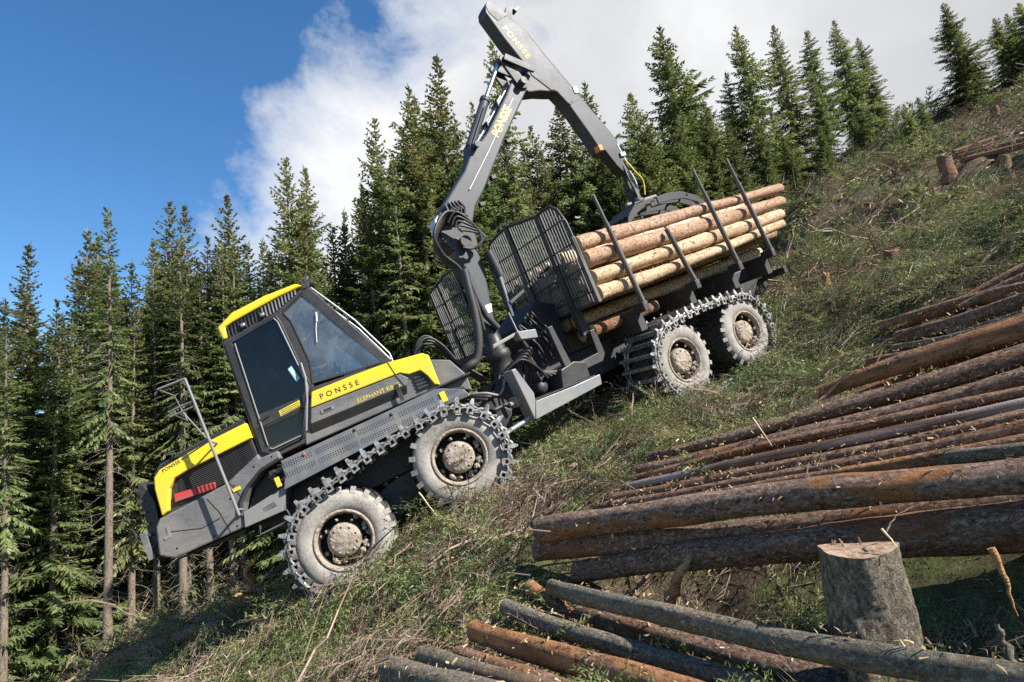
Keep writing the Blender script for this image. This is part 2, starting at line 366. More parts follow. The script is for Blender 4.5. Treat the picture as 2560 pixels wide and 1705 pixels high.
M['load_pale'] = m_peeled('peeled pale log', (.33, .205, .12), (.55, .395, .24), (.72, .57, .38), (.18, .105, .06))
M['load_white'] = m_peeled('peeled whitish log', (.45, .33, .21), (.70, .56, .38), (.82, .71, .52), (.28, .18, .10))
def m_wood():
    t = NT('fresh cut wood'); v = t.obj(off=t.rndvec(3)); n = t.noise(t.obj((1, 1, 1)), 30, 5, .6)
    w = t.n('ShaderNodeTexWave', wave_type='RINGS', rings_direction='X'); t.t.links.new(t.tc.outputs['Object'], w.inputs[0]); w.inputs['Scale'].default_value = 22; w.inputs['Distortion'].default_value = 2.5; w.inputs['Detail'].default_value = 3
    c = t.mix(t.math('MULTIPLY', w.outputs[1], .35), (.62, .46, .27), (.42, .27, .14)); c = t.mix(t.ramp(n, [(.45, 0.), (.75, .5)]), c, (.75, .62, .42))
    return t.fin(c, .85, 0, t.bump(n, .4, .01), .2)
M['wood'] = m_wood()
def m_splint():
    t = NT('splintered orange wood'); n = t.noise(t.obj((1, 8, 8)), 12, 6, .6)
    c = t.ramp(n, [(.35, (.20, .09, .035)), (.5, (.42, .22, .09)), (.68, (.60, .40, .21))]); return t.fin(c, .85, 0, t.bump(n, .8, .02), .2)
M['splint'] = m_splint()
def m_leaf(name, stops, trans=.3, objvar=.25):
    t = NT(name); at_ = t.n('ShaderNodeAttribute', attribute_name='tint')
    c = t.ramp(at_.outputs['Fac'], stops)
    hsv = t.n('ShaderNodeHueSaturation'); t.t.links.new(c, hsv.inputs['Color'])
    r = t.rnd(); t.put(hsv.inputs['Value'], t.math('ADD', t.math('MULTIPLY', r, objvar * 2), 1 - objvar)); t.put(hsv.inputs['Hue'], t.math('ADD', t.math('MULTIPLY', t.math('FRACT', t.math('MULTIPLY', r, 7.3)), .03), .485))
    df = t.n('ShaderNodeBsdfDiffuse'); tl = t.n('ShaderNodeBsdfTranslucent'); gl = t.n('ShaderNodeBsdfGlossy'); gl.inputs['Roughness'].default_value = .5
    for x in (df, tl): t.t.links.new(hsv.outputs[0], x.inputs[0])
    m = t.n('ShaderNodeMixShader'); m.inputs[0].default_value = trans; t.t.links.new(df.outputs[0], m.inputs[1]); t.t.links.new(tl.outputs[0], m.inputs[2])
    m3 = t.n('ShaderNodeMixShader'); m3.inputs[0].default_value = .035; t.t.links.new(m.outputs[0], m3.inputs[1]); t.t.links.new(gl.outputs[0], m3.inputs[2])
    t.t.links.new(m3.outputs[0], t.out.inputs[0]); t.t.nodes.remove(t.b); return t.m
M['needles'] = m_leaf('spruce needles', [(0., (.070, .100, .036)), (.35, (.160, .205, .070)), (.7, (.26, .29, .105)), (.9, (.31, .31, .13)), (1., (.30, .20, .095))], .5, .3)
M['needles_light'] = m_leaf('pale young foliage', [(0., (.075, .105, .035)), (.5, (.16, .20, .065)), (1., (.25, .26, .10))], .45, .2)
M['slash_green'] = m_leaf('cut green spruce twigs', [(0., (.060, .088, .028)), (.4, (.140, .182, .056)), (.7, (.235, .255, .088)), (1., (.34, .29, .13))], .35, 0.)
M['slash_brown'] = m_leaf('dry brown twigs', [(0., (.095, .065, .042)), (.5, (.29, .21, .135)), (.8, (.43, .335, .23)), (1., (.58, .48, .35))], .1, 0.)
M['chips'] = m_leaf('wood chips and bark flakes', [(0., (.16, .075, .035)), (.5, (.36, .22, .11)), (1., (.60, .46, .28))], .1, 0.)
M['deadtwig'] = m_leaf('dead grey twigs', [(0., (.15, .125, .10)), (1., (.34, .29, .235))], .05, .1)
def m_ground():
    t = NT('slash and moss ground'); v = t.obj()
    n1 = t.noise(v, .55, 8, .65); n2 = t.noise(v, 5, 8, .7); n3 = t.noise(v, 32, 5, .7)
    c1 = t.ramp(t.math('ADD', t.math('MULTIPLY', n2, .6), t.math('MULTIPLY', n3, .4)), [(.34, (.035, .027, .018)), (.48, (.12, .088, .056)), (.6, (.22, .165, .11)), (.75, (.33, .26, .18))])
    c2 = t.ramp(t.math('ADD', t.math('MULTIPLY', n2, .6), t.math('MULTIPLY', n3, .4)), [(.34, (.026, .034, .013)), (.5, (.095, .112, .042)), (.66, (.18, .19, .075))])
    c = t.mix(t.ramp(t.math('ADD', t.math('MULTIPLY', n1, .75), t.math('MULTIPLY', n2, .25)), [(.49, 0.), (.57, 1.)]), c1, c2)
    return t.fin(c, .95, 0, t.bump(n3, .7, .04, t.bump(n2, .8, .12)), .1)
M['ground'] = m_ground()
def flat(name, c, rough=.7):
    t = NT(name); v = t.obj(); n = t.noise(v, 18, 4)
    return t.fin(t.mix(t.math('MULTIPLY', n, .4), c, tuple(x * .6 for x in c)), rough)
M['skin'] = flat('skin', (.56, .33, .25), .55); M['shirt'] = flat('blue work shirt', (.22, .28, .38)); M['trouser'] = flat('dark trousers', (.03, .03, .035)); M['hair'] = flat('brown hair', (.06, .04, .025))
M['seat'] = flat('black seat cloth', (.02, .02, .022), .9)
# ------------------------------------------------------------------ terrain
CP = np.array([(0,0,-1.75),(1.5,3,-1.15),(-3,1,-2.7),(-2,4,-2.15),(3.5,1,-.55),(.3,5.7,-1.25),(-2.3,7.7,-1.62),(-.85,8.2,-.76),(2.85,10,.40),(4.3,10.85,.88),
 (-2.77,9.95,-1.62),(-1.2,10.2,-.76),(1.77,11.8,.40),(3.2,12.6,.88),(6.4,7.4,1.15),(14.4,16.1,6.3),(6.9,14.6,3.3),(10.7,16.4,4.6),(20,40,14.9),(11.8,24,7.9),(34,35.3,18.1),(28.9,39.4,18.3),
 (26,60,15),(45,55,20),(70,40,30),(60,80,18),(-4.5,11,-1.90),(-8.9,13.6,-3.42),(-13.3,19.3,-6.6),(-6,16,-4),(-20,30,-9.5),(-5,25,-4),(-40,40,-16),(-10,60,-6),(10,60,8),(0,16,-1.2),(5,20,2.3),(8,30,5.),
 (-40,5,-13),(-15,3,-7.5),(-9,8,-5.1),(-10.8,12,-5.3),(-5,8.6,-2.5),(-2.1,6.5,-2.0),(-1.26,5.4,-1.75),(20,5,7.4),(19.7,20.5,9.3),(25,24,12.3),(40,10,17),(10,3,2.8),(20,-6,7),(-10,-8,-5),(4,6,-.1),(3,4.5,-.55)], float)
def _K(r2): return np.where(r2 > 0, r2 * np.log(np.maximum(r2, 1e-9)) * .5, 0)
_n = len(CP); _A = np.zeros((_n + 3, _n + 3))
_A[:_n, :_n] = _K(((CP[:, None, :2] - CP[None, :, :2]) ** 2).sum(-1)) + np.eye(_n) * .12
_A[:_n, _n] = 1; _A[:_n, _n+1:] = CP[:, :2]; _A[_n, :_n] = 1; _A[_n+1:, :_n] = CP[:, :2].T
_S = np.linalg.solve(_A, np.r_[CP[:, 2], 0, 0, 0])
_oct = [(rng.uniform(0, 6.28), rng.uniform(0, 6.28), f) for f in (.35, .5, .8, 1.1, 1.7, 2.3, 3.4, 4.6, 6.5) for _ in range(3)]
def lumps(x, y):
    z = 0
    for a, ph, f in _oct: z = z + np.sin((x * np.cos(a) + y * np.sin(a)) * f * 1.3 + ph) * .030 / f ** .75
    return z
HOLLOW = [(*at(1640, 1490, 4.6)[:2], .42, .45), (*at(1880, 1520, 3.9)[:2], .50, .48), (*at(2400, 1500, 3.1)[:2], .45, .42)]
def gz(x, y, rough=True):
    x = np.asarray(x, float); y = np.asarray(y, float); out = np.empty(x.shape); xf, yf, of = x.ravel(), y.ravel(), out.ravel()
    for i in range(0, len(xf), 20000):
        a, b = xf[i:i+20000], yf[i:i+20000]
        of[i:i+20000] = _K((a[:, None] - CP[:, 0]) ** 2 + (b[:, None] - CP[:, 1]) ** 2) @ _S[:_n] + _S[_n] + _S[_n+1] * a + _S[_n+2] * b
    out = of.reshape(x.shape)
    for hx, hy, ha, hs in HOLLOW: out = out - ha * np.exp(-((x - hx) ** 2 + (y - hy) ** 2) / (2 * hs * hs))
    return out + lumps(x, y) * np.interp(y, [10.5, 16, 60], [1., 3.2, 4.5]) if rough else out
def hit(px, py, off=0., t0=1., t1=140.):
    d = ray(px, py); t = np.geomspace(t0, t1, 2600); z = gz(d[0] * t, d[1] * t, True) + off - d[2] * t
    i = np.where(z > 0)[0]
    return float(t[i[0]]) if len(i) else None
gx = np.concatenate([-np.geomspace(60, 8.2, 40), np.arange(-8, 12, .11), np.geomspace(12.2, 95, 60)])
gy = np.concatenate([-np.geomspace(14, 2.3, 8), np.arange(-2, 18, .11), np.geomspace(18.2, 130, 60)])
GX, GY = np.meshgrid(gx, gy); GZ = gz(GX, GY)
V = np.stack([GX, GY, GZ], -1).reshape(-1, 3); nx = len(gx); ny = len(gy)
I = (np.arange(ny - 1)[:, None] * nx + np.arange(nx - 1)[None, :]).ravel()
me = np_mesh('ground', V, quads=np.stack([I, I + 1, I + nx + 1, I + nx], -1), mats=[M['ground']], smooth=True)
ground = bpy.data.objects.new('ground', me); col.objects.link(ground); tag(ground, kind='structure')
ground['label'] = 'steep logged hillside covered in moss and spruce slash'
# ------------------------------------------------------------------ the forwarder
F = Frame(at(860, 1351, 7.6), 10, 18.3)          # front unit, origin at the near front wheel's outer face
R = Frame(at(1714, 899, 10.0), 31, 18)           # load unit, origin at the near third wheel's outer face
class _Loc:
    def pt(s, a, b, c): return np.array([a, -b, c], float)
LOC = _Loc()
def fmat(fr, a=0, b=0, c=0, ang=0.0, flip=False):
    """matrix of a piece modelled in (u, -v, w); ang turns it in the side plane, flip puts it on the far side"""
    x = fr.U * math.cos(ang) + fr.W * math.sin(ang); z = fr.W * math.cos(ang) - fr.U * math.sin(ang); y = -fr.V
    if flip: x, y = -x, -y
    return mat4(fr.pt(a, b, c), x, y, z)
fw = thing('forwarder', F.pt(1.0, -1.4, -.7), 'grey and yellow articulated forwarder loaded with logs, driving nose-down on the slope', 'forwarder')
def part(mb, name, m, bevel=.008, parent=None): return mb.build(name, m, parent or fw, bevel)
def text_verts(body, size, spacing=1.0, bold=0.0):
    cu = bpy.data.curves.new('txt', 'FONT'); cu.body = body; cu.size = size; cu.space_character = spacing; cu.extrude = .0015; cu.offset = bold
    o = bpy.data.objects.new('txt', cu); me_ = o.to_mesh()
    V_ = [tuple(v.co) for v in me_.vertices]; Fs = [tuple(p.vertices) for p in me_.polygons]
    o.to_mesh_clear(); bpy.data.objects.remove(o); bpy.data.curves.remove(cu); return V_, Fs
def lettering(body, name, fr, p0, p1, v, m, parent, width, spacing=1.0, bold=0.0, out=1):
    """words run from p0 toward p1 (u, w) on the side plane v, scaled to width"""
    V_, Fs = text_verts(body, 1.0, spacing, bold); X = np.array(V_); w0 = X[:, 0].max() - X[:, 0].min(); k = width / w0
    d = nrm(np.array(p1) - np.array(p0)); nn = np.array([-d[1], d[0]])
    mb = MB(); mb.add([fr.pt(p0[0] + d[0] * (x - X[:, 0].min()) * k + nn[0] * y * k, v + z * out, p0[1] + d[1] * (x - X[:, 0].min()) * k + nn[1] * y * k) for x, y, z in V_], Fs)
    return mb.build(name, m, parent)
# ---- wheels
def wheel_meshes():
    tb = MB(); tb.lathe((0, 0, 0), (0, 1, 0), [(.36, .07), (.372, .03), (.40, .004), (.46, -.012), (.53, -.006), (.585, .02), (.622, .06), (.64, .12), (.645, .35), (.64, .58), (.622, .64), (.585, .68), (.53, .706), (.46, .712), (.40, .70), (.372, .67), (.36, .63)], 56)
    for k in range(22):
        for s_, (y0, y1) in enumerate(((.015, .40), (.30, .685))):
            a0 = 2 * math.pi * (k + .5 * s_) / 22; dl = .16 * (1 if s_ == 0 else -1)
            def P(a, r, y): return (r * math.cos(a), y, r * math.sin(a))
            hw = .062
            e0, e1 = (a0, a0 + dl) if s_ == 0 else (a0 + .16, a0)
            lo = [P(e0 - hw, .585 if s_ == 0 else .625, y0), P(e0 + hw, .585 if s_ == 0 else .625, y0), P(e1 + hw, .625 if s_ == 0 else .585, y1), P(e1 - hw, .625 if s_ == 0 else .585, y1)]
            hi = [P(e0 - hw * .8, .672, y0 + (.03 if s_ == 0 else 0)), P(e0 + hw * .8, .672, y0 + (.03 if s_ == 0 else 0)), P(e1 + hw * .8, .672, y1 - (.03 if s_ else 0)), P(e1 - hw * .8, .672, y1 - (.03 if s_ else 0))]
            tb.prism(lo, hi)
    rb = MB(); rb.lathe((0, 0, 0), (0, 1, 0), [(.378, .05), (.384, .012), (.368, -.004), (.348, .004), (.336, .04), (.328, .075)], 48, 0)
    db = MB(); db.lathe((0, 0, 0), (0, 1, 0), [(.330, .07), (.322, .12), (.318, .28), (.20, .30), (.0, .30)], 40, 0)
    hb = MB(); hb.lathe((0, 0, 0), (0, 1, 0), [(.225, .30), (.222, .10), (.205, .062), (.15, .045), (.07, .04), (.0, .036)], 18, 0, True, .02)
    for k in range(10):
        a = 2 * math.pi * k / 10; c = np.array([.165 * math.cos(a), .05, .165 * math.sin(a)]); hb.lathe(c, (0, 1, 0), [(.0, -.014), (.015, -.012), (.017, .01)], 6)
    cl = MB()
    for k in range(34):
        a = math.radians(random.choice([random.gauss(-90, 38), random.gauss(-75, 60), random.uniform(0, 360)])); rr = random.uniform(.255, .32); s_ = random.uniform(.012, .045)
        c = np.array([rr * math.cos(a), random.uniform(.05, .2), rr * math.sin(a)])
        cl.lathe(c, (random.gauss(0, .4), 1, random.gauss(0, .4)), [(0, -s_), (s_ * .8, -s_ * .4), (s_, .2 * s_), (s_ * .5, s_), (0, s_)], 6, 0, False, .3)
    z = (0, 0, 0)
    return [(n_, b.mesh(n_, m, z)) for n_, b, m in (('wheel', tb, [M['tyre'], M['tread']]), ('rim', rb, M['mud']), ('wheel_dish', db, M['dark']), ('hub', hb, M['mud']), ('mud_clods', cl, M['mud']))]
WM = wheel_meshes()
for p_ in WM[0][1].polygons:
    if .085 < p_.center.y < .615: p_.material_index = 1
def add_wheel(fr, u, w, far, ang):
    Mx = fmat(fr, u, -2.8 if far else 0, w, ang, far)
    t_ = inst('wheel', WM[0][1], Mx, fw); WL[t_.name] = np.array(Mx.translation)
    for n_, me_ in WM[1:]:
        c = bpy.data.objects.new(n_, me_); col.objects.link(c); c.parent = t_
        if n_ == 'mud_clods': c['kind'] = 'stuff'
    return t_
BF = (1.75, .33); BR = (1.775, -.06)
for fr, b in ((F, BF), (R, BR)):
    for far in (False, True):
        for k, (u_, w_) in enumerate(((0, 0), b)): add_wheel(fr, u_, w_, far, random.uniform(-.3, .3) + .1 * k)
# ---- tracks
def link_mesh():
    b = MB(); L = LOC
    b.box(L, -.036, .036, .02, -.735, .0, .034); b.box(L, -.014, .014, -.0, -.70, .034, .082)
    for y in (.075, -.745):
        b.ring(L, [(-.048, -.105), (.048, -.105), (.048, -.008), (-.048, -.008)], [(-.024, -.080), (.024, -.080), (.024, -.032), (-.024, -.032)], y - .035, y)
        b.box(L, -.03, .03, y - .06, y - .02, -.012, .03)
    for y in (.02, -.72):
        b.prism([L.pt(-.034, y - .03, .03), L.pt(.034, y - .03, .03), L.pt(.034, y + .025, .03), L.pt(-.034, y + .025, .03)], [L.pt(-.02, y - .016, .115), L.pt(.012, y - .016, .115), L.pt(.012, y + .014, .115), L.pt(-.02, y + .014, .115)])
        b.tube([L.pt(.03, y, .015), L.pt(.06, y, .0), L.pt(.10, y, -.012), L.pt(.14, y, .0), L.pt(.17, y, .015)], [.020, .030, .022, .030, .020], 6)
        b.tube([L.pt(.045, y + .035, -.045), L.pt(.10, y + .045, -.03), L.pt(.155, y + .035, -.045)], .016, 6)
    return b.mesh('track_link', M['chain'], (0, 0, 0))
LM = link_mesh()
def loop_path(c2, rad, slack):
    c = math.hypot(*c2); al = math.atan2(c2[1], c2[0]); L1 = c; L2 = math.pi * rad; tot = 2 * L1 + 2 * L2
    def f(s):
        s %= tot
        if s < L1:
            t = s / L1; x, z, a = s, rad + slack * math.sin(math.pi * t) , math.atan(slack * math.pi / L1 * math.cos(math.pi * t))
        elif s < L1 + L2: th = (s - L1) / rad; x, z, a = c + rad * math.sin(th), rad * math.cos(th), -th
        elif s < 2 * L1 + L2: t = s - L1 - L2; x, z, a = c - t, -rad - .03 * math.sin(math.pi * t / L1), math.pi
        else: th = (s - 2 * L1 - L2) / rad; x, z, a = -rad * math.sin(th), -rad * math.cos(th), math.pi - th
        return x * math.cos(al) - z * math.sin(al), x * math.sin(al) + z * math.cos(al), a + al
    return f, tot
def add_track(fr, c2, far, slack):
    f, tot = loop_path(c2, .685, slack); n = 40; v0 = -2.8 if far else 0
    b = MB()
    for vv in ((-.04, -.66) if not far else (.04, .66)):
        b.tube([fr.pt(f(tot * k / 120)[0], v0 + vv, f(tot * k / 120)[1]) for k in range(121)], .017, 6, caps=False)
    t_ = b.build('track', M['chain'], fw)
    for k in range(n):
        u_, w_, a = f(tot * (k + random.uniform(-.06, .06)) / n)
        Mx = fmat(fr, u_, v0, w_, a + random.gauss(0, .09), False)
        if far: Mx = mat4(fr.pt(u_, v0, w_), -(fr.U * math.cos(a) + fr.W * math.sin(a)), fr.V, fr.W * math.cos(a) - fr.U * math.sin(a))
        inst('track_link', LM, Mx, t_)
for fr, b_, sl in ((F, BF, .045), (R, BR, .05)):
    for far in (False, True): add_track(fr, b_, far, sl)
for fr, b_ in ((F, BF), (R, BR)):          # bogie beams and axle
    for v0 in (-.78, -2.02):
        mb = MB(); mb.prof(fr, [(-.22, -.16), (.0, -.22), (b_[0], b_[1] - .22), (b_[0] + .22, b_[1] - .14), (b_[0] + .2, b_[1] + .14), (b_[0] * .5, b_[1] * .5 + .26), (-.2, .14)], v0, v0 + (-.2 if v0 > -1 else .2) * -1 + (-.0)); part(mb, 'bogie_beam', M['dark'], .02)
    mb = MB(); c_ = (b_[0] / 2, b_[1] / 2 + .05); mb.tube([fr.pt(c_[0], -.6, c_[1]), fr.pt(c_[0], -2.2, c_[1])], .17, 14); part(mb, 'axle', M['dark'], 0)
    for v0 in (-.66, -2.14):
        for (a_, c2_) in ((0, 0), b_): mb = MB(); mb.tube([fr.pt(a_, v0 + .3, c2_), fr.pt(a_, v0 - .25 if v0 > -1 else v0 - .3, c2_)], .12, 12); part(mb, 'wheel_axle', M['dark'], 0)
# ---- front chassis and nose
N0, N1 = -.40, -2.40
mb = MB(); mb.prof(F, [(-2.05, .72), (-1.1, .62), (-.7, .40), (2.3, .46), (2.55, .62), (2.3, 1.0), (-2.0, 1.05)], -.80, -2.00); part(mb, 'front_chassis', M['dark'], .02)
mb = MB(); mb.prof(F, [(-2.18, .80), (-2.02, .69), (-1.10, .68), (-1.10, .84), (-1.03, .98), (-.88, 1.14), (-.66, 1.27), (-.40, 1.31), (-.40, 1.43), (-.65, 1.43), (-.65, 1.50), (-1.15, 1.30), (-1.80, 1.25), (-2.03, 1.235), (-2.10, 1.15)], N0, N1); part(mb, 'nose_panel', M['grey'], .025)
mb = MB(); mb.prof(F, [(-2.06, .66), (-1.2, .60), (-1.12, .675), (-2.01, .683)], -.55, -2.25); part(mb, 'belly_plate', M['dark'], .01)
mb = MB(); mb.prof(F, [(-1.955, 1.24), (-1.95, 1.74), (-1.84, 1.86), (-1.18, 1.95), (-.66, 2.0), (-.66, 1.40), (-1.8, 1.2)], -.47, -2.33); part(mb, 'hood_core', M['black'], .02)
mb = MB(); mb.prof(F, [(-1.97, 1.76), (-1.84, 1.90), (-1.18, 1.985), (-.64, 2.035), (-.64, 2.0), (-1.18, 1.952), (-1.82, 1.868), (-1.94, 1.75)], -.50, -2.30); part(mb, 'hood_top', M['dark'], .008)
band = [(-1.984, 1.248), (-1.955, 1.60), (-1.917, 1.743), (-1.827, 1.815), (-1.183, 1.91), (-.645, 1.948), (-.645, 1.724), (-1.154, 1.69), (-1.511, 1.667), (-1.693, 1.637), (-1.792, 1.54), (-1.896, 1.277)]
for v0, v1, lb in ((-.385, -.50, 'yellow hood band on the near side'), (-2.30, -2.415, None)):
    mb = MB(); mb.prof(F, band, v0, v1); o = part(mb, 'hood_band', M['yellow'], .018)
lettering('PONSSE', 'hood_lettering', F, (-1.79, 1.762), (-1.2, 1.846), -.384, M['ink'], fw, .24, 1.15, .01)
# grille louvres in the nose side
gr = holder('side_grille', F.pt(-1.1, -.46, 1.55), fw)
for k in range(15):
    w0 = 1.30 + k * .024
    ul = -1.80 + .0035 * k * 2; mb = MB(); mb.prof(F, [(ul + .05, w0), (-.70, w0 + .055), (-.70, w0 + .064), (ul + .05, w0 + .009)], -.45, -.475); mb.build('grille_slat', M['dark'], gr)
mb = MB(); mb.prof(F, [(-1.80, 1.345), (-1.775, 1.450), (-1.27, 1.385), (-1.295, 1.30)], -.415, -.468); tl = part(mb, 'tail_light', M['red'], .012)
for k in range(5): mb = MB(); u_ = -1.50 + k * .05; mb.box(F, u_, u_ + .010, -.405, -.418, 1.335 - k * .006, 1.42 - k * .01); mb.build('light_rib', M['black'], tl)
mb = MB(); mb.prof(F, [(-2.18, 1.80), (-2.11, 1.73), (-2.06, 1.47), (-2.10, 1.15), (-2.21, .82), (-2.335, .84), (-2.24, 1.27), (-2.225, 1.57)], -.55, -2.25); bp = part(mb, 'front_guard', M['dark'], .012)
for k in range(6): mb = MB(); mb.bar(F.pt(-2.20 - .01 * k, -.50, 1.7 - k * .15), F.pt(-2.20 - .01 * k, -2.30, 1.7 - k * .15), .06, .03); mb.build('guard_bar', M['dark'], bp)
mb = MB(); mb.box(F, -2.34, -2.26, -.48, -.62, .80, 1.16); part(mb, 'tow_bracket', M['grey'], .006)
mb = MB(); mb.box(F, -1.10, -1.0, -.386, -.40, 1.155, 1.20); part(mb, 'warning_plate', M['yellow'], .003)
mb = MB(); mb.box(F, -.56, -.50, -.30, -.335, .97, 1.10); part(mb, 'reflector_plate', M['yellow'], .003)
mb = MB(); mb.prof(F, [(-2.05, .95), (-1.97, .96), (-1.95, 1.10), (-1.99, 1.10), (-2.0, 1.0), (-2.06, .99)], -.392, -.402); part(mb, 'corner_stripe', M['grey_light'], .003)
for pts_ in ([(-1.30, .70), (-1.34, 1.0), (-1.42, 1.22)], [(-1.95, 1.02), (-1.60, .90), (-1.36, .92)], [(-1.02, 1.03), (-1.10, 1.30)]):
    mb = MB(); mb.tube([F.pt(a_, -.399, b_) for a_, b_ in pts_], .006, 5); part(mb, 'panel_seam', M['black'], 0)
for u_, w_ in ((-1.95, .80), (-1.5, .74), (-1.2, .74), (-1.16, 1.10), (-1.06, 1.24), (-.75, 1.36), (-.5, 1.39)): mb = MB(); mb.lathe(F.pt(u_, -.398, w_), F.V, [(0, .006), (.012, .005), (.014, -.006)], 8); part(mb, 'bolt', M['black'], 0)
mb = MB(); mb.tube([F.pt(1.385, -.374, 1.955), F.pt(1.42, -.374, 1.75), F.pt(1.47, -.38, 1.56)], .005, 5); part(mb, 'panel_seam', M['black'], 0)
mb = MB(); mb.bar(F.pt(-.99, -.383, .76), F.pt(-.66, -.355, .80), .02, .06, F.W); part(mb, 'sill_plate', M['grey'], .004)
# sill and step well
mb = MB(); mb.prof(F, [(-1.12, .67), (-.62, .66), (-.50, .86), (-.44, .96), (-1.07, .86)], -.36, -.75); part(mb, 'step_sill', M['grey_light'], .012)
mb = MB(); pts = [(-1.10, .86), (-1.05, .99), (-.90, 1.15), (-.68, 1.275), (-.42, 1.315)]
mb.tube([F.pt(u_, -.37, w_) for u_, w_ in pts], .028, 8); part(mb, 'wheel_arch', M['black'], 0)
mb = MB(); mb.prof(F, [(-1.06, .87), (-.50, .97), (-.42, 1.29), (-.66, 1.25), (-.88, 1.12)], -.62, -.70); part(mb, 'step_well', M['black'], .004)
mb = MB(); mb.box(F, -.62, -.54, -.42, -.56, 1.06, 1.22); mb.tube([F.pt(-.58, -.40, 1.14), F.pt(-.58, -.44, 1.14)], .05, 10); part(mb, 'step_lamp', M['dark'], .008)
mb = MB(); mb.tube([F.pt(-.46, -.31, 1.24), F.pt(-.40, -.29, 1.22), F.pt(-.41, -.29, 1.06), F.pt(-.48, -.31, 1.04)], .012, 6); part(mb, 'grab_handle', M['black'], 0)
mb = MB(); mb.tube([F.pt(-.95, -.40, .62), F.pt(-.98, -.38, .50), F.pt(-.55, -.38, .52), F.pt(-.58, -.40, .66)], .018, 6); part(mb, 'boarding_step', M['dark'], 0)
# perforated fender plate (modelled in its own frame so that its holes follow it)
mb = MB(); mb.prof(LOC, [(-.40, 1.275), (1.20, 1.31), (1.82, 1.325), (1.92, 1.30), (2.20, 1.16), (2.26, 1.04), (1.9, 1.05), (-.49, .905), (-.40, 1.13)], -.29, -.34)
o = inst('fender_plate', mb.mesh('fender_plate', M['perf'], (0, 0, 0)), fmat(F), fw); md = o.modifiers.new('bevel', 'BEVEL'); md.width = .008; md.segments = 2
mb = MB(); mb.prof(LOC, [(-.40, 1.275), (1.20, 1.31), (1.82, 1.325), (2.26, 1.04), (-.49, .905)], -2.46, -2.51)
inst('fender_plate', mb.mesh('fender_plate_far', M['perf'], (0, 0, 0)), fmat(F), fw)
mb = MB(); mb.prof(F, [(-.45, .93), (2.2, 1.06), (2.24, 1.2), (1.85, 1.30), (-.38, 1.26)], -.345, -2.45); part(mb, 'fender_deck', M['dark'], .01)
for k, (u_, w_) in enumerate(((-.1, 1.23), (.62, 1.255), (1.15, 1.25))): mb = MB(); mb.lathe(F.pt(u_, -.284, w_), F.V, [(.0, .004), (.022, .004), (.024, -.01)], 10); part(mb, 'bolt', M['red'] if k == 0 else M['black'], 0)
mb = MB(); mb.box(F, 1.86, 1.94, -.275, -.292, 1.10, 1.25); part(mb, 'reflector_plate', M['yellow'], .003)
# ---- cab
DO = [(-.535, 3.085), (.10, 3.195), (.235, 3.20), (.262, 3.10), (.305, 2.13), (.275, 2.05), (.165, 1.825), (.0, 1.82), (-.40, 1.815), (-.585, 1.81)]
DI = [(-.438, 3.055), (.10, 3.145), (.190, 3.150), (.206, 3.06), (.235, 2.13), (.20, 2.04), (.15, 1.99), (.0, 1.985), (-.40, 1.985), (-.495, 1.985)]
DO2 = [(-.585, 1.812), (.162, 1.822), (.0, 1.475), (-.05, 1.45), (-.515, 1.428), (-.605, 1.50)]
DI2 = [(-.505, 1.785), (.062, 1.79), (-.04, 1.54), (-.07, 1.52), (-.46, 1.51), (-.49, 1.535)]
cf = None
for v0, v1 in ((-.47, -.56), (-2.24, -2.33)):
    cab = MB(); cab.prof(F, [(-.66, 1.40), (-.56, 3.10), (-.44, 3.12), (-.50, 1.42)], v0, v1)
    cab.prof(F, [(.225, 3.22), (.305, 3.24), (.385, 3.05), (.405, 2.40), (.33, 2.05), (.24, 2.05)], v0, v1)
    cab.prof(F, [(.655, 3.395), (.79, 3.43), (1.46, 1.96), (1.36, 1.955)], v0, v1)
    cab.prof(F, [(-.56, 3.07), (-.55, 3.16), (.25, 3.27), (.66, 3.42), (.69, 3.385), (.28, 3.205)], v0 - .005, v1 - .005)
    cab.prof(F, [(-.6, 1.36), (-.55, 1.47), (.0, 1.49), (.28, 2.06), (1.42, 1.975), (1.45, 1.90), (.30, 1.97), (.05, 1.38)], v0 + .004, v1)
    cf = cf or part(cab, 'cab', M['dark'], .012) if v0 > -1 else (part(cab, 'far_side_frame', M['dark'], .012, cf), cf)[1]
cabin = MB(); cabin.box(F, -.6, 1.40, -.60, -2.2, 1.36, 1.44); cabin.prof(F, [(.35, 1.44), (1.38, 1.44), (1.40, 1.90), (.40, 1.90)], -.60, -2.2); part(cabin, 'cab_floor', M['black'], .01, cf)
mb = MB(); mb.prof(F, [(-.645, 1.45), (-.555, 3.08), (-.55, 3.08), (-.64, 1.45)], -.57, -2.23); part(mb, 'windscreen', M['glass_far'], 0, cf)
mb = MB(); mb.prof(F, [(.735, 3.40), (1.40, 1.96), (1.408, 1.96), (.743, 3.40)], -.57, -2.23); part(mb, 'rear_window', M['glass_far'], 0, cf)
mb = MB(); mb.prof(F, [(-.50, 1.5), (-.45, 3.08), (.25, 3.2), (.66, 3.38), (1.38, 1.98), (.3, 2.0), (.0, 1.5)], -2.285, -2.293); part(mb, 'far_window', M['glass_far'], 0, cf)
door = MB(); door.ring(F, DO, DI, -.435, -.468); dr = part(door, 'door', M['black'], .008)
dp = MB(); dp.ring(F, DO2, DI2, -.436, -.467); part(dp, 'door_lower_frame', M['black'], .006, dr)
mb = MB(); mb.prof(F, DI, -.452, -.458); part(mb, 'door_window', M['glass_door'], 0, dr)
mb = MB(); mb.prof(F, DI2, -.452, -.458); part(mb, 'door_lower_window', M['glass_door'], 0, dr)
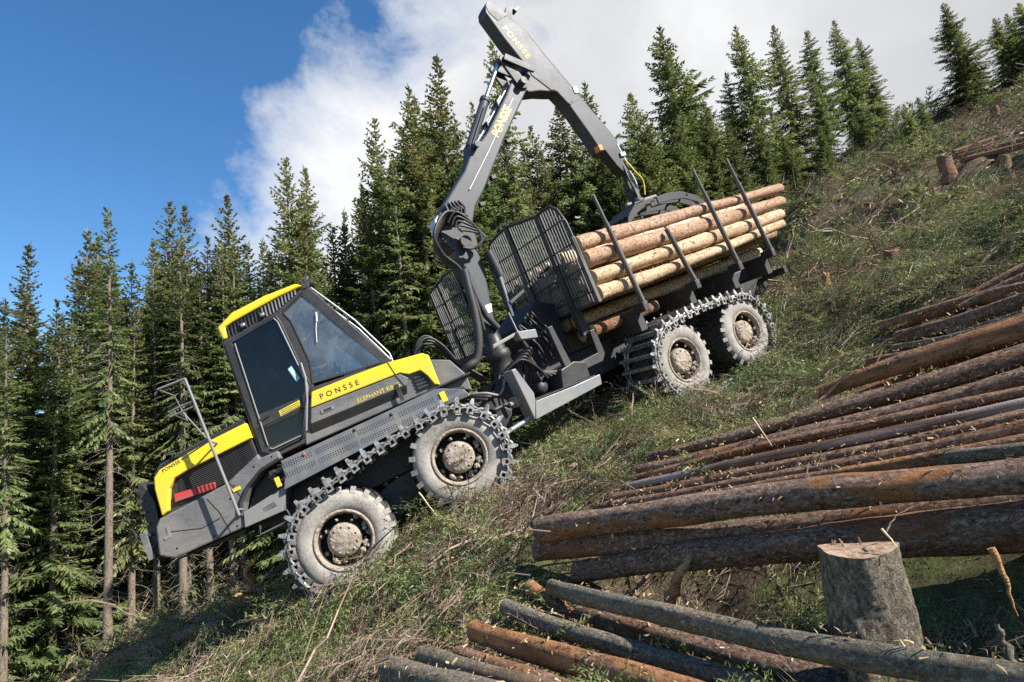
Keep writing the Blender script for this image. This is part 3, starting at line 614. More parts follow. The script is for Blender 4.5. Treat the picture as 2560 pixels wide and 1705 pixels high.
mb = MB(); mb.tube([F.pt(u_, -.425, w_) for u_, w_ in ((-.485, 1.50), (-.455, 1.475), (-.06, 1.492), (-.02, 1.53), (.255, 2.06), (.268, 2.13), (.222, 3.10), (.19, 3.165))], .0115, 6); part(mb, 'door_seal', M['grey_light'], 0, dr)
mb = MB(); mb.tube([F.pt(u_, -.425, w_) for u_, w_ in ((-.50, 1.55), (-.405, 3.03))], .0105, 6); part(mb, 'door_seal', M['grey_light'], 0, dr)
mb = MB(); mb.prof(F, [(-.50, 1.885), (-.34, 1.905), (-.33, 1.935), (-.49, 1.925)], -.415, -.445); part(mb, 'door_handle', M['black'], .006, dr)
mb = MB(); mb.prof(F, [(-.21, 1.845), (.09, 1.875), (.09, 1.955), (-.21, 1.925)], -.430, -.434); dd = part(mb, 'door_decal', M['yink'], 0, dr)
for k in range(3): mb = MB(); mb.prof(F, [(-.19, 1.856 + k * .024), (.07, 1.882 + k * .024), (.07, 1.890 + k * .024), (-.19, 1.864 + k * .024)], -.4285, -.4305); mb.build('decal_line', M['black'], dd)
mb = MB(); mb.prof(F, [(.105, 2.42), (.165, 2.445), (.205, 2.235), (.15, 2.205)], -.448, -.4505); sk = part(mb, 'window_sticker', M['cyan'], 0, dr)
mb = MB(); mb.prof(F, [(.128, 2.395), (.155, 2.405), (.175, 2.30), (.148, 2.285)], -.4462, -.4482); mb.build('sticker_print', M['white'], sk)
mb = MB(); mb.tube([F.pt(.30, -.40, 2.42), F.pt(.285, -.375, 2.2), F.pt(.20, -.37, 1.92), F.pt(.03, -.38, 1.52)], .017, 8); part(mb, 'grab_handle', M['grey_light'], 0)
sw = [(.672, 3.365), (.315, 3.215), (.375, 3.05), (.40, 2.40), (.325, 2.10), (1.355, 1.985)]
mb = MB(); mb.prof(F, sw, -.474, -.480); part(mb, 'side_window', M['glass_side'], 0)
si = [(.66, 3.335), (.345, 3.20), (.40, 3.05), (.425, 2.40), (.352, 2.125), (1.315, 2.015)]
mb = MB(); mb.ring(F, sw, si, -.462, -.472); part(mb, 'window_seal', M['black'], .003)
mb = MB(); mb.tube([F.pt(.745, -.455, 2.995), F.pt(.66, -.45, 2.80), F.pt(.60, -.455, 2.62)], .008, 5); mb.bar(F.pt(.755, -.452, 3.03), F.pt(.715, -.452, 2.90), .02, .02); part(mb, 'window_wiper', M['white'], 0)
# roof
rf = MB(); rf.prof(F, [(-.535, 3.14), (-.545, 3.335), (-.30, 3.465), (.185, 3.530), (.642, 3.535), (.72, 3.468), (.325, 3.437), (-.054, 3.378), (-.329, 3.334), (-.450, 3.30), (-.470, 3.15)], -.44, -2.36); ro = part(rf, 'roof', M['yellow'], .025)
mb = MB(); mb.prof(F, [(-.465, 3.15), (-.44, 3.305), (-.32, 3.335), (.32, 3.432), (.70, 3.462), (.665, 3.41), (.25, 3.245)], -.50, -2.30); part(mb, 'roof_vent', M['black'], 0, ro)
for k in range(21):
    t_ = k / 20; u_ = -.43 + t_ * 1.02; wt = 3.30 + .155 * min(1, t_ * 1.12); wb = np.interp(u_, [-.47, .25, .66], [3.155, 3.255, 3.41])
    mb = MB(); mb.prof(F, [(u_ - .018, wb), (u_ - .002, wb), (u_ + .020, wt), (u_ + .004, wt)], -.462, -.502); mb.build('louvre', M['grey_light'] if k > 9 else M['dark'], ro)
for u_, w_ in ((.07, 3.275), (-.22, 3.235)):
    mb = MB(); mb.box(F, u_ - .035, u_ + .035, -.43, -.475, w_ - .03, w_ + .04); mb.lathe(F.pt(u_, -.43, w_ + .005), F.V, [(0, .006), (.026, .004), (.03, -.004)], 10, 1); part(mb, 'work_light', [M['dark'], M['chrome']], .006, ro)
mb = MB(); mb.box(F, .66, .80, -.6, -1.1, 3.47, 3.56); mb.box(F, .70, .86, -.7, -.95, 3.54, 3.62); mb.tube([F.pt(.76, -.7, 3.6), F.pt(.80, -.72, 3.70)], .012, 6); part(mb, 'rear_light_bracket', M['black'], .01, ro)
mb = MB(); mb.lathe(F.pt(-.56, -.62, 3.02), F.U, [(0, -.05), (.05, -.04), (.055, .02)], 10); part(mb, 'side_marker', M['orange'], 0)
for vv in (-.80, -1.4, -2.0):
    mb = MB(); mb.tube([F.pt(u_, vv, w_) for u_, w_ in ((.78, 3.545), (.95, 3.25), (1.20, 2.80), (1.47, 2.14), (1.47, 2.0))], .016, 6); part(mb, 'window_guard_bar', M['alu'], 0)
mb = MB(); mb.tube([F.pt(1.10, -.80, 2.98), F.pt(1.10, -2.0, 2.98)], .012, 6); part(mb, 'window_guard_bar', M['alu'], 0)
# tail hood behind the cab
mb = MB(); mb.prof(F, [(.12, 1.93), (1.40, 1.90), (1.90, 1.83), (1.88, 1.345), (-.06, 1.345)], -.45, -2.35); part(mb, 'tail_hood', M['grey'], .02)
mb = MB(); mb.prof(F, [(.192, 1.775), (.11, 1.575), (1.50, 1.545), (1.57, 1.625), (1.48, 1.735)], -.385, -.452); part(mb, 'tail_panel', M['grey'], .015)
A_ = [F.pt(.11, -.388, 1.570), F.pt(1.50, -.388, 1.540), F.pt(1.44, -.50, 1.352), F.pt(.02, -.50, 1.365)]
mb = MB(); mb.prism(A_, [p - F.V * .06 for p in A_]); part(mb, 'tail_skirt', M['dark'], .008)  # lower half faces down; its shade is put into the darker paint
tb_ = [(.284, 1.985), (.87, 1.975), (1.392, 1.95), (1.88, 1.885), (1.955, 1.82), (1.935, 1.36), (1.865, 1.395), (1.822, 1.55), (1.76, 1.665), (1.59, 1.675), (1.48, 1.745), (.196, 1.785)]
mb = MB(); mb.prof(F, tb_, -.378, -.47); tbo = part(mb, 'tail_band', M['yellow'], .014)
mb = MB(); mb.prof(F, tb_, -2.33, -2.42); part(mb, 'tail_band', M['yellow'], .014)
mb = MB(); mb.box(F, 1.62, 1.82, -.43, -.452, 1.40, 1.63)
for k in range(4): mb.box(F, 1.63, 1.80, -.415, -.432, 1.42 + k * .052, 1.445 + k * .052)
part(mb, 'tail_vent', M['black'], .004)
mb = MB(); mb.box(F, .30, .48, -.375, -.388, 1.645, 1.70); mb.box(F, .335, .445, -.372, -.377, 1.655, 1.69, 1); part(mb, 'latch', [M['grey_light'], M['black']], .004)
mb = MB(); mb.box(F, 1.34, 1.40, -.374, -.39, 1.37, 1.62); part(mb, 'panel_strap', M['black'], .004)
lettering('PONSSE', 'maker_lettering', F, (.365, 1.840), (.90, 1.822), -.377, M['ink'], fw, .55, 1.75, .012)
lettering('ELEPHANT KING', 'model_lettering', F, (.80, 1.588), (1.5, 1.570), -.383, M['yink'], fw, .62, 1.0, .006)
mb = MB(); mb.prof(F, [(1.91, 1.80), (2.22, 1.66), (2.36, 1.36), (2.34, 1.12), (1.92, 1.34)], -.55, -2.25); part(mb, 'rear_deck', M['grey'], .015)
mb = MB(); mb.prof(F, [(1.60, 1.335), (2.40, 1.335), (2.40, 1.365), (1.60, 1.36)], -.40, -2.3); part(mb, 'deck_edge', M['dark'], .004)
# handrail on the nose
mb = MB(); mb.tube([F.pt(-1.08, -.16, 2.76), F.pt(-1.07, -.16, .84)], .020, 8); mb.tube([F.pt(-1.08, -.16, 2.755), F.pt(-1.44, -.20, 2.765)], .018, 8)
for dw in (2.44, 2.37): mb.tube([F.pt(-1.08, -.16, dw), F.pt(-1.42, -.2, dw - .005)], .012, 6)
mb.tube([F.pt(-1.07, -.16, 1.86), F.pt(-1.06, -.47, 1.83)], .014, 6); mb.tube([F.pt(-1.07, -.16, .92), F.pt(-1.07, -.42, .90)], .018, 6)
mb.tube([F.pt(-1.06, -.18, 1.88), F.pt(-1.55, -.40, 1.83)], .010, 6); part(mb, 'handrail', M['rail'], 0)
mb = MB(); mb.tube([F.pt(-1.44, -.20, 2.765), F.pt(-1.45, -.75, 2.75), F.pt(-1.42, -.8, 2.35), F.pt(-1.42, -.2, 2.43)], .010, 6); mb.tube([F.pt(-1.43, -.76, 2.5), F.pt(-1.25, -.8, 1.95)], .010, 6); part(mb, 'mirror_arm', M['rail'], 0)
# driver seat and driver
mb = MB(); mb.prof(F, [(.0, 1.95), (.62, 1.98), (.66, 2.07), (.05, 2.08)], -.78, -1.28); mb.prof(F, [(-.10, 1.98), (.04, 2.02), (.06, 2.55), (-.02, 2.86), (-.12, 2.85)], -.80, -1.26); part(mb, 'seat', M['seat'], .03, cf)
mb = MB()
for v0 in (-.70, -1.28): mb.prof(F, [(.2, 2.16), (.72, 2.18), (.74, 2.24), (.2, 2.24)], v0, v0 - .09); mb.tube([F.pt(.68, v0 - .04, 2.24), F.pt(.70, v0 - .04, 2.33)], .022, 8)
part(mb, 'armrest', M['black'], .01, cf)
def driver():
    J = []; E_ = []; Rr = []; reg = []
    def add(p, r, par=None, g=0):
        J.append(p); Rr.append(r); reg.append(g)
        if par is not None: E_.append((par, len(J) - 1))
        return len(J) - 1
    c = -1.02
    pel = add((.16, c, 2.17), (.15, .14), None, 1); ab = add((.13, c, 2.36), (.155, .12), pel, 2); ch = add((.12, c, 2.56), (.17, .125), ab, 2); nk0 = add((.12, c, 2.70), (.085, .08), ch, 2)
    nk = add((.135, c, 2.78), (.055, .058), nk0, 0); hd = add((.155, c, 2.86), (.078, .088), nk, 0); hd2 = add((.155, c, 2.95), (.082, .10), hd, 0); add((.15, c, 3.03), (.062, .075), hd2, 0)
    nose = add((.262, c, 2.90), (.016, .02), hd, 0)
    for s_ in (1, -1):
        sh = add((.12, c + s_ * .18, 2.63), (.075, .075), ch, 2); el = add((.20, c + s_ * .25, 2.36), (.052, .052), sh, 2); wr = add((.50, c + s_ * .27, 2.33), (.034, .034), el, 0)
        pm = add((.57, c + s_ * .27, 2.335), (.040, .024), wr, 0)
        for k, (dv, ln) in enumerate(((-.03, .060), (-.01, .072), (.012, .068), (.032, .052))):
            k1 = add((.57 + ln, c + s_ * .27 + dv, 2.345), (.0095, .0095), pm, 0); add((.575 + ln * 1.25, c + s_ * .27 + dv, 2.315), (.008, .008), k1, 0)
        th = add((.585, c + s_ * .27 - s_ * .05, 2.325), (.011, .011), pm, 0); add((.63, c + s_ * .27 - s_ * .055, 2.31), (.009, .009), th, 0)
        hp = add((.22, c + s_ * .10, 2.14), (.095, .095), pel, 1); kn = add((.62, c + s_ * .14, 2.16), (.07, .07), hp, 1); an = add((.74, c + s_ * .13, 1.98), (.05, .05), kn, 1); add((.86, c + s_ * .13, 1.97), (.045, .035), an, 1)
    W_ = [F.pt(*p) for p in J]; o0 = np.array(F.pt(.16, c, 2.07))
    me_ = bpy.data.meshes.new('body'); me_.from_pydata([tuple(p - o0) for p in W_], E_, [])
    o = bpy.data.objects.new('body', me_); col.objects.link(o)
    md = o.modifiers.new('skin', 'SKIN'); sv = me_.skin_vertices
    if not sv:
        bm = bmesh.new(); bm.from_mesh(me_); bm.verts.layers.skin.verify(); bm.to_mesh(me_); bm.free(); sv = me_.skin_vertices
    for i, r in enumerate(Rr): sv[0].data[i].radius = r; sv[0].data[i].use_root = (i == 0)
    o.modifiers.new('sub', 'SUBSURF').levels = 1; o.modifiers['sub'].render_levels = 1
    dg = bpy.context.evaluated_depsgraph_get(); ev = o.evaluated_get(dg); m2 = bpy.data.meshes.new_from_object(ev)
    bpy.data.objects.remove(o)
    for m in ('skin', 'trouser', 'shirt'): m2.materials.append(M[m])
    A = np.array([p - o0 for p in W_]); ed = np.array(E_)
    for p in m2.polygons:
        x = np.array(p.center); d = [] 
        P0, P1 = A[ed[:, 0]], A[ed[:, 1]]; t_ = np.clip(((x - P0) * (P1 - P0)).sum(1) / ((P1 - P0) ** 2).sum(1), 0, 1)
        k = np.argmin(np.linalg.norm(x - P0 - (P1 - P0) * t_[:, None], axis=1)); p.material_index = reg[ed[k][1]]; p.use_smooth = True
    th = bpy.data.objects.new('person', m2); col.objects.link(th); th.location = Vector(o0); WL[th.name] = o0
    tag(th, 'driver seated in the cab in a dark shirt, forearm stretched to the crane controls', 'person')
    hb = MB()
    hb.lathe(F.pt(.135, c, 2.96), F.W, [(.088, -.05), (.104, .0), (.105, .05), (.088, .095), (.05, .122), (0, .13)], 14); h = hb.build('hair', M['hair'], th)
driver()
# ---- centre joint and hoses
mb = MB(); mb.prof(F, [(2.2, .40), (2.75, .35), (2.85, .62), (2.6, .95), (2.2, .95)], -1.1, -1.7); part(mb, 'centre_joint', M['dark'], .02)
mb = MB(); mb.tube([F.pt(2.65, -1.4, .2), F.pt(2.65, -1.4, 1.15)], .13, 14); part(mb, 'joint_pin', M['dark'], 0)
for s_, vv in ((0, -1.0), (1, -1.8)):
    a = F.pt(1.9, vv, .72); b_ = R.pt(-2.5, vv, .50); m_ = a * .45 + b_ * .55
    mb = MB(); mb.tube([a, m_], .055, 10); mb.tube([m_, b_], .028, 8, 1); part(mb, 'steering_cylinder', [M['dark'], M['chrome']], 0)
def hose(pts, r, m='black', n=7, name='hydraulic_hose', ribs=0):
    P_ = [np.asarray(p, float) for p in pts]; out = []
    for i in range(len(P_) - 1):
        p0 = P_[max(i - 1, 0)]; p1 = P_[i]; p2 = P_[i + 1]; p3 = P_[min(i + 2, len(P_) - 1)]
        for k in range(8 if not ribs else 14):
            t_ = k / (8 if not ribs else 14); out.append(.5 * ((2 * p1) + (-p0 + p2) * t_ + (2 * p0 - 5 * p1 + 4 * p2 - p3) * t_ ** 2 + (-p0 + 3 * p1 - 3 * p2 + p3) * t_ ** 3))
    out.append(P_[-1]); mb = MB()
    mb.tube(out, [r * (1 + .16 * (k % 2)) for k in range(len(out))] if ribs else r, n); return part(mb, name, M[m], 0)
for k in range(6):
    dv = -.09 * k; up = .05 * math.sin(k * 1.7); hose([F.pt(1.70, -1.0 + dv, 1.85), F.pt(1.93, -1.0 + dv, 2.12 + up), F.pt(2.12, -1.05 + dv, 2.17 + up), F.pt(2.28, -1.1 + dv, 1.98), F.pt(2.42, -1.15 + dv, 1.62), R.pt(-2.95, -1.2 - .05 * k, .95)], .021)
for k in range(3): hose([F.pt(2.2, -.75 - .1 * k, 1.12), F.pt(2.5, -.6 - .1 * k, 1.0 - .04 * k), R.pt(-3.1, -.75 - .1 * k, .70), R.pt(-2.85, -.8 - .1 * k, .95)], .022, 'grey_light' if k == 0 else 'black')
# ---- load unit frame
mb = MB(); mb.prof(R, [(-3.05, .30), (-2.6, .22), (4.3, .30), (4.5, .45), (4.5, .72), (-2.3, .80), (-3.05, .70)], -1.12, -1.68); part(mb, 'rear_chassis', M['dark'], .02)
mb = MB(); mb.prof(R, [(-2.87, .155), (-1.47, .19), (-1.43, .35), (-2.0, .36), (-2.76, .405)], -.46, -.53); part(mb, 'side_step', M['grey_light'], .012)
mb = MB(); mb.prof(R, [(-2.88, .15), (-2.75, .41), (-2.72, .52), (-2.86, .97), (-2.94, .97), (-2.90, .5)], -.47, -.75); part(mb, 'step_bracket', M['grey_light'], .012)
mb = MB(); mb.prof(R, [(-2.86, .17), (-1.45, .20), (-1.45, .24), (-2.86, .21)], -.535, -1.15); mb.prof(R, [(-2.75, .41), (-1.46, .35), (-1.46, .36), (-2.75, .42)], -.54, -1.1); part(mb, 'step_tray', M['dark'], .006)
mb = MB(); mb.prof(R, [(-2.1, .37), (-1.5, .36), (-1.48, .62), (-1.7, .70), (-2.0, .66)], -.62, -1.1); part(mb, 'valve_block', M['black'], .02)
for k in range(7):
    hose([R.pt(-2.75 + .07 * k, -.85 - .05 * k, .48), R.pt(-2.62 + .05 * k, -.80, .95 + .04 * (k % 3)), R.pt(-2.38 + .03 * k, -.95 - .03 * k, 1.18 - .05 * (k % 2)), R.pt(-2.30, -1.15, .92)], .017)
mb = MB(); mb.lathe(R.pt(-2.3, -.9, .52), R.V, [(0, .1), (.08, .1), (.105, .06), (.105, -.2)], 16); part(mb, 'hydraulic_motor', M['black'], 0)
mb = MB(); mb.tube([R.pt(-2.62, -.58, .24), R.pt(-3.0, -.62, .18), R.pt(-3.3, -.66, .15)], .035, 8); part(mb, 'hitch_bar', M['alu'], 0)
mb = MB(); mb.box(R, -2.98, -2.86, -.62, -.8, .42, .58); mb.tube([R.pt(-3.08, -.65, .5), R.pt(-2.8, -.65, .5)], .04, 8); part(mb, 'hydraulic_fitting', M['mud'], .01)
for k in range(5): hose([R.pt(-2.9 + .05 * k, -.8 - .08 * k, .95), R.pt(-2.6 + .06 * k, -.66, 1.05 + .03 * k), R.pt(-2.35, -.7 - .04 * k, .85), R.pt(-2.2 + .08 * k, -.75, .62)], .02)
# headboard posts and lower frame
for vv, wtop, wlow in ((-.80, 3.19, 1.0), (-1.75, 3.32, .50), (-2.55, 3.18, 1.0)):
    mb = MB(); mb.prof(R, [(-1.19 - .02, wlow), (-1.07 + .02, wlow), (-1.09, wtop), (-1.17, wtop)], vv + .06, vv - .06); part(mb, 'headboard_post', M['dark'], .008)
mb = MB(); mb.prof(R, [(-1.86, .50), (-1.10, .50), (-1.00, .60), (-1.00, 1.05), (-1.12, 1.05), (-1.14, .66), (-1.72, .64), (-1.80, 1.36), (-1.90, 1.36)], -.66, -.76); part(mb, 'headboard_foot', M['dark'], .01)
mb = MB(); mb.prof(R, [(-1.86, .50), (-1.10, .50), (-1.00, .60), (-1.00, 1.05), (-1.12, 1.05), (-1.14, .66), (-1.72, .64), (-1.80, 1.36), (-1.90, 1.36)], -2.0, -2.1); part(mb, 'headboard_foot', M['dark'], .01)
hbd = MB(); top_v = np.array([-.16, -.18, -.27, -.40, -.64, -.80, -1.2, -1.72, -2.1, -2.45, -2.60, -2.72]); top_w = np.array([2.45, 2.80, 3.06, 3.17, 3.19, 3.17, 3.24, 3.34, 3.32, 3.27, 3.10, 2.9])
outl = [(v, w) for v, w in zip(top_v, top_w)] + [(-2.72, 1.44), (-.16, 1.44)]
hbd.tube([R.pt(-1.13, v, w) for v, w in outl] + [R.pt(-1.13, *outl[0])], .026, 8); hd_ = part(hbd, 'headboard', M['dark'], 0)
for k in range(35):
    v_ = -.22 - k * .0725; wt = float(np.interp(-v_, -top_v, top_w))
    mb = MB(); mb.bar(R.pt(-1.13, v_, 1.44), R.pt(-1.13, v_, wt), .013, .03, R.V); mb.build('headboard_slat', M['slat'], hd_)
for w_ in (1.62, 2.02, 2.45, 2.86): mb = MB(); mb.bar(R.pt(-1.16, -.18, w_), R.pt(-1.16, -2.71, w_), .018, .022, R.W); mb.build('headboard_rail', M['dark'], hd_)
mb = MB(); mb.bar(R.pt(-1.13, -.17, 2.55), R.pt(-1.13, -.15, 1.42), .07, .045, R.V); part(mb, 'headboard_edge', M['stake'], .008)
# guard grille beside the crane
gg = MB(); go = [(-1.50, 2.84), (-1.90, 2.86), (-2.26, 2.80), (-2.67, 2.74), (-2.66, 1.43), (-2.13, 1.415), (-1.6, 1.42)]
gg.tube([R.pt(-2.6, v, w) for v, w in go] + [R.pt(-2.6, *go[0])], .024, 8); ggo = part(gg, 'crane_guard', M['dark'], 0)
for k in range(16):
    v_ = -1.58 - k * .070; mb = MB(); mb.bar(R.pt(-2.6, v_, 1.42), R.pt(-2.6, v_, float(np.interp(-v_, [1.5, 1.9, 2.26, 2.67], [2.84, 2.86, 2.80, 2.74]))), .013, .028, R.V); mb.build('guard_slat', M['slat'], ggo)
for w_ in (1.75, 2.1, 2.45): mb = MB(); mb.bar(R.pt(-2.62, -1.5, w_), R.pt(-2.62, -2.68, w_), .016, .02, R.W); mb.build('guard_rail', M['dark'], ggo)
mb = MB(); mb.bar(R.pt(-2.64, -2.22, 1.42), R.pt(-2.64, -2.26, 2.8), .06, .04, R.V); mb.build('guard_post', M['dark'], ggo)
mb = MB(); mb.box(R, -2.66, -2.54, -1.4, -2.7, 1.34, 1.41); part(mb, 'guard_base', M['dark'], .01)
mb = MB(); mb.prof(R, [(-2.22, .78), (-1.30, .78), (-1.26, 1.70), (-1.62, 1.86), (-2.12, 1.55)], -1.10, -2.05); part(mb, 'dark_gap_filler', M['soot'], .02)  # added dark box that blacks out the gap between pillar and headboard
mb = MB(); mb.bar(R.pt(-2.2, -.95, 1.95), R.pt(-1.20, -.95, 2.30), .05, .06, R.V); part(mb, 'headboard_brace', M['dark'], .006)
for k in range(5): hose([R.pt(-2.2 + .1 * k, -1.06, 1.5 + .05 * k), R.pt(-2.0 + .1 * k, -.98, 1.2), R.pt(-1.9 + .12 * k, -1.0, .85)], .02)
# bunks and stakes
for u_, top, tb__ in ((-.30, 3.09, -.135), (1.09, 2.20, -.19), (2.40, 3.11, -.2), (3.52, 3.15, -.23)):
    mb = MB(); mb.prof(R, [(u_ - .08, .70), (u_ + .08, .70), (u_ + .08, 1.10), (u_ - .08, 1.10)], -.30, -2.5); mb.prof(R, [(u_ - .06, 1.0), (u_ + .06, 1.0), (u_ + .06, 1.16), (u_ - .06, 1.16)], -.06, -.32); mb.prof(R, [(u_ - .06, 1.0), (u_ + .06, 1.0), (u_ + .06, 1.16), (u_ - .06, 1.16)], -2.48, -2.74); part(mb, 'bunk', M['dark'], .01)
    for v_ in (-.10, -2.70):
        br = 1.14 + (top - 1.14) * .74 if top > 2.5 else top - .02; kk = (br - 1.14) / (top - 1.14)
        mb = MB(); mb.tube([R.pt(u_, v_, 1.10), R.pt(u_ + tb__ * kk, v_, br)], [.047, .043], 10); mb.tube([R.pt(u_ + tb__ * kk, v_, br - .01), R.pt(u_ + tb__, v_, top)], [.034, .030], 10); part(mb, 'stake', M['stake'], 0)
mb = MB(); mb.box(R, 2.3, 3.7, -.75, -2.05, .76, .98); part(mb, 'rear_bunk_frame', M['dark'], .02)
mb = MB(); mb.box(R, 4.3, 4.42, -.5, -2.3, .55, .70); part(mb, 'rear_bumper', M['dark'], .01)
# ---- crane
mb = MB(); mb.lathe(R.pt(-2.5, -1.4, .80), R.W, [(.30, 0), (.30, .08), (.20, .11), (.18, .36), (.21, .39), (.21, .50), (.165, .53), (.15, .85)], 24); part(mb, 'crane_turret', M['black'], 0)
mb = MB(); mb.prof(R, [(-2.62, 1.60), (-2.40, 1.60), (-2.34, 1.98), (-2.22, 2.45), (-2.15, 2.70), (-2.18, 2.98), (-2.28, 3.26), (-2.56, 3.30), (-2.57, 2.97), (-2.51, 2.67), (-2.58, 2.3), (-2.63, 2.0)], -1.29, -1.55); pil = part(mb, 'crane_pillar', M['boom'], .03)
mb = MB(); mb.prof(R, [(-2.47, 1.94), (-2.36, 1.94), (-2.32, 2.08), (-2.45, 2.08)], -1.282, -1.289); part(mb, 'data_plate', M['white'], 0, pil)
mb = MB(); mb.tube([R.pt(-2.60, -1.18, 2.62), R.pt(-2.60, -1.17, 2.2), R.pt(-2.56, -1.18, 1.90), R.pt(-2.42, -1.22, 1.66)], .055, 10); part(mb, 'pillar_pipe', M['boom'], 0)
mb = MB(); mb.tube([R.pt(-2.06, -1.18, 2.9), R.pt(-2.02, -1.18, 2.45)], .075, 12); mb.tube([R.pt(-2.02, -1.18, 2.47), R.pt(-2.08, -1.18, 1.75)], .030, 8, 1); part(mb, 'lift_cylinder', [M['boom'], M['chrome']], 0)
mb = MB(); mb.prof(R, [(-2.72, 3.30), (-2.66, 3.66), (-2.42, 3.88), (-1.80, 4.36), (-1.60, 4.58), (-1.46, 4.86), (-1.22, 4.84), (-1.02, 4.98), (-.30, 5.62), (.02, 5.95), (.20, 5.90), (.24, 5.68), (-.73, 4.80), (-1.57, 3.96), (-1.86, 3.72), (-2.04, 3.45), (-2.10, 3.05), (-2.30, 2.98), (-2.55, 3.06)], -1.31, -1.59); bm1 = part(mb, 'main_boom', M['boom'], .03)
mb = MB(); mb.tube([R.pt(-2.38, -1.17, 3.16), R.pt(-2.38, -1.63, 3.16)], .10, 16); mb.tube([R.pt(.10, -1.15, 5.78), R.pt(.10, -1.65, 5.78)], .07, 14); mb.tube([R.pt(-1.42, -1.18, 4.74), R.pt(-1.42, -1.62, 4.74)], .055, 12); part(mb, 'boom_pin', M['dark'], 0, bm1)
mb = MB(); mb.tube([R.pt(-1.86, -1.30, 4.02), R.pt(-1.20, -1.30, 4.60), R.pt(-.2, -1.30, 5.52)], .014, 6); mb.tube([R.pt(-1.5, -1.34, 4.68), R.pt(-1.02, -1.34, 5.06), R.pt(-.16, -1.34, 5.80)], .018, 6); mb.tube([R.pt(-1.1, -1.42, 5.02), R.pt(-.12, -1.42, 5.86)], .018, 6); part(mb, 'boom_pipe', M['alu'], 0, bm1)
for t_ in (.0, .3, .62): mb = MB(); a = R.pt(-1.0 + t_ * 1.3, -1.28, 5.10 + t_ * 1.13); mb.bar(a - R.V * .2, a + R.V * .03, .03, .09, R.W); part(mb, 'pipe_clamp', M['black'], .004, bm1)
for u_, w_ in ((-.66, 4.82), (-1.28, 4.22), (-1.72, 3.80)): mb = MB(); mb.box(R, u_ - .02, u_ + .08, -1.33, -1.42, w_ - .09, w_ - .02); part(mb, 'hose_clip', M['black'], .006, bm1)
mb = MB(); mb.box(R, -2.46, -2.14, -1.23, -1.315, 3.58, 3.84); 
for k in range(4): mb.tube([R.pt(-2.42 + k * .07, -1.22, 3.56), R.pt(-2.36 + k * .07, -1.19, 3.72), R.pt(-2.40 + k * .065, -1.22, 3.86)], .022, 6)
part(mb, 'boom_valve', M['black'], .01, bm1)
mb = MB(); mb.prof(R, [(-2.74, 3.46), (-2.70, 3.66), (-2.60, 3.74), (-2.60, 3.5)], -1.33, -1.56); part(mb, 'boom_heel', M['alu'], .02, bm1)
lettering('PONSSE', 'boom_lettering', R, (-.86, 4.83), (-.18, 5.46), -1.307, M['yink'], bm1, .74, 1.0, .03)
# luffing cylinder
a = R.pt(-1.45, -1.40, 4.78); m_ = R.pt(-.74, -1.40, 5.60); b_ = R.pt(-.10, -1.40, 6.30)
mb = MB(); mb.tube([a, m_], .085, 14); mb.tube([a + (m_ - a) * .96, m_ + (m_ - a) * .03], .10, 14); mb.tube([m_, b_], .042, 12, 1); mb.tube([a + R.V * .11, m_ + R.V * .11 - (m_ - a) * .2], .018, 6); mb.tube([b_ + R.V * .1, b_ - R.V * .1], .07, 12); part(mb, 'jib_cylinder', [M['boom'], M['chrome']], 0)
# linkage
for v_ in (-1.26, -1.61):
    mb = MB(); mb.prof(R, [(-.17, 6.30), (-.10, 6.38), (.02, 6.33), (.24, 5.80), (.20, 5.68), (.08, 5.68), (.0, 5.8)], v_, v_ - .06); part(mb, 'link_plate', M['dark'], .006)
    mb = MB(); mb.prof(R, [(-.13, 6.24), (-.05, 6.35), (.46, 6.08), (.52, 6.0), (.46, 5.94), (.36, 5.98)], v_ + .07, v_ + .02); part(mb, 'link_plate', M['boom'], .006)
# outer boom
mb = MB(); mb.prof(R, [(.0, 7.26), (.04, 7.38), (.16, 7.50), (.24, 7.46), (.47, 7.21), (.80, 6.84), (.98, 6.38), (1.40, 5.54), (1.70, 4.98), (1.99, 4.36), (1.90, 4.24), (1.66, 4.18), (1.52, 4.19), (1.43, 4.28), (1.33, 4.62), (1.10, 5.28), (.93, 5.57), (.80, 5.58), (.52, 5.62), (.26, 5.62), (.12, 5.72), (.13, 5.86), (.42, 6.02), (.40, 6.24), (.19, 6.72)], -1.32, -1.62); bm2 = part(mb, 'outer_boom', M['boom'], .02)
mb = MB(); mb.prof(R, [(.06, 7.395), (.16, 7.505), (.235, 7.47), (.46, 7.22), (.42, 7.17), (.2, 7.08), (.07, 7.25)], -1.311, -1.319); mb.prof(R, [(.455, 7.235), (.42, 7.16), (.435, 7.16), (.475, 7.23)], -1.308, -1.312, 1); part(mb, 'boom_end_cover', [M['boom'], M['black']], .002, bm2)
mb = MB(); mb.prof(R, [(.46, 7.22), (.62, 7.42), (.80, 7.44), (.86, 7.39), (.74, 7.36), (.70, 7.28), (.60, 7.10)], -1.40, -1.46); mb.prof(R, [(.74, 7.36), (.94, 7.42), (.88, 7.36), (.80, 7.30)], -1.37, -1.49, 1); part(mb, 'hose_bracket', [M['boom'], M['black']], .004, bm2)
mb = MB(); mb.tube([R.pt(.83, -1.40, 6.84), R.pt(1.03, -1.40, 6.40), R.pt(1.44, -1.40, 5.58), R.pt(2.02, -1.40, 4.40)], .035, 8); part(mb, 'extension_hose', M['black'], 0, bm2)
mb = MB(); mb.box(R, 1.36, 1.46, -1.30, -1.5, 5.48, 5.62); part(mb, 'hose_clip', M['chrome'], .01, bm2)
mb = MB(); mb.prof(R, [(1.10, 5.30), (1.13, 5.26), (1.38, 5.36), (1.36, 5.41)], -1.309, -1.318); part(mb, 'weld_strap', M['dark'], .002, bm2)
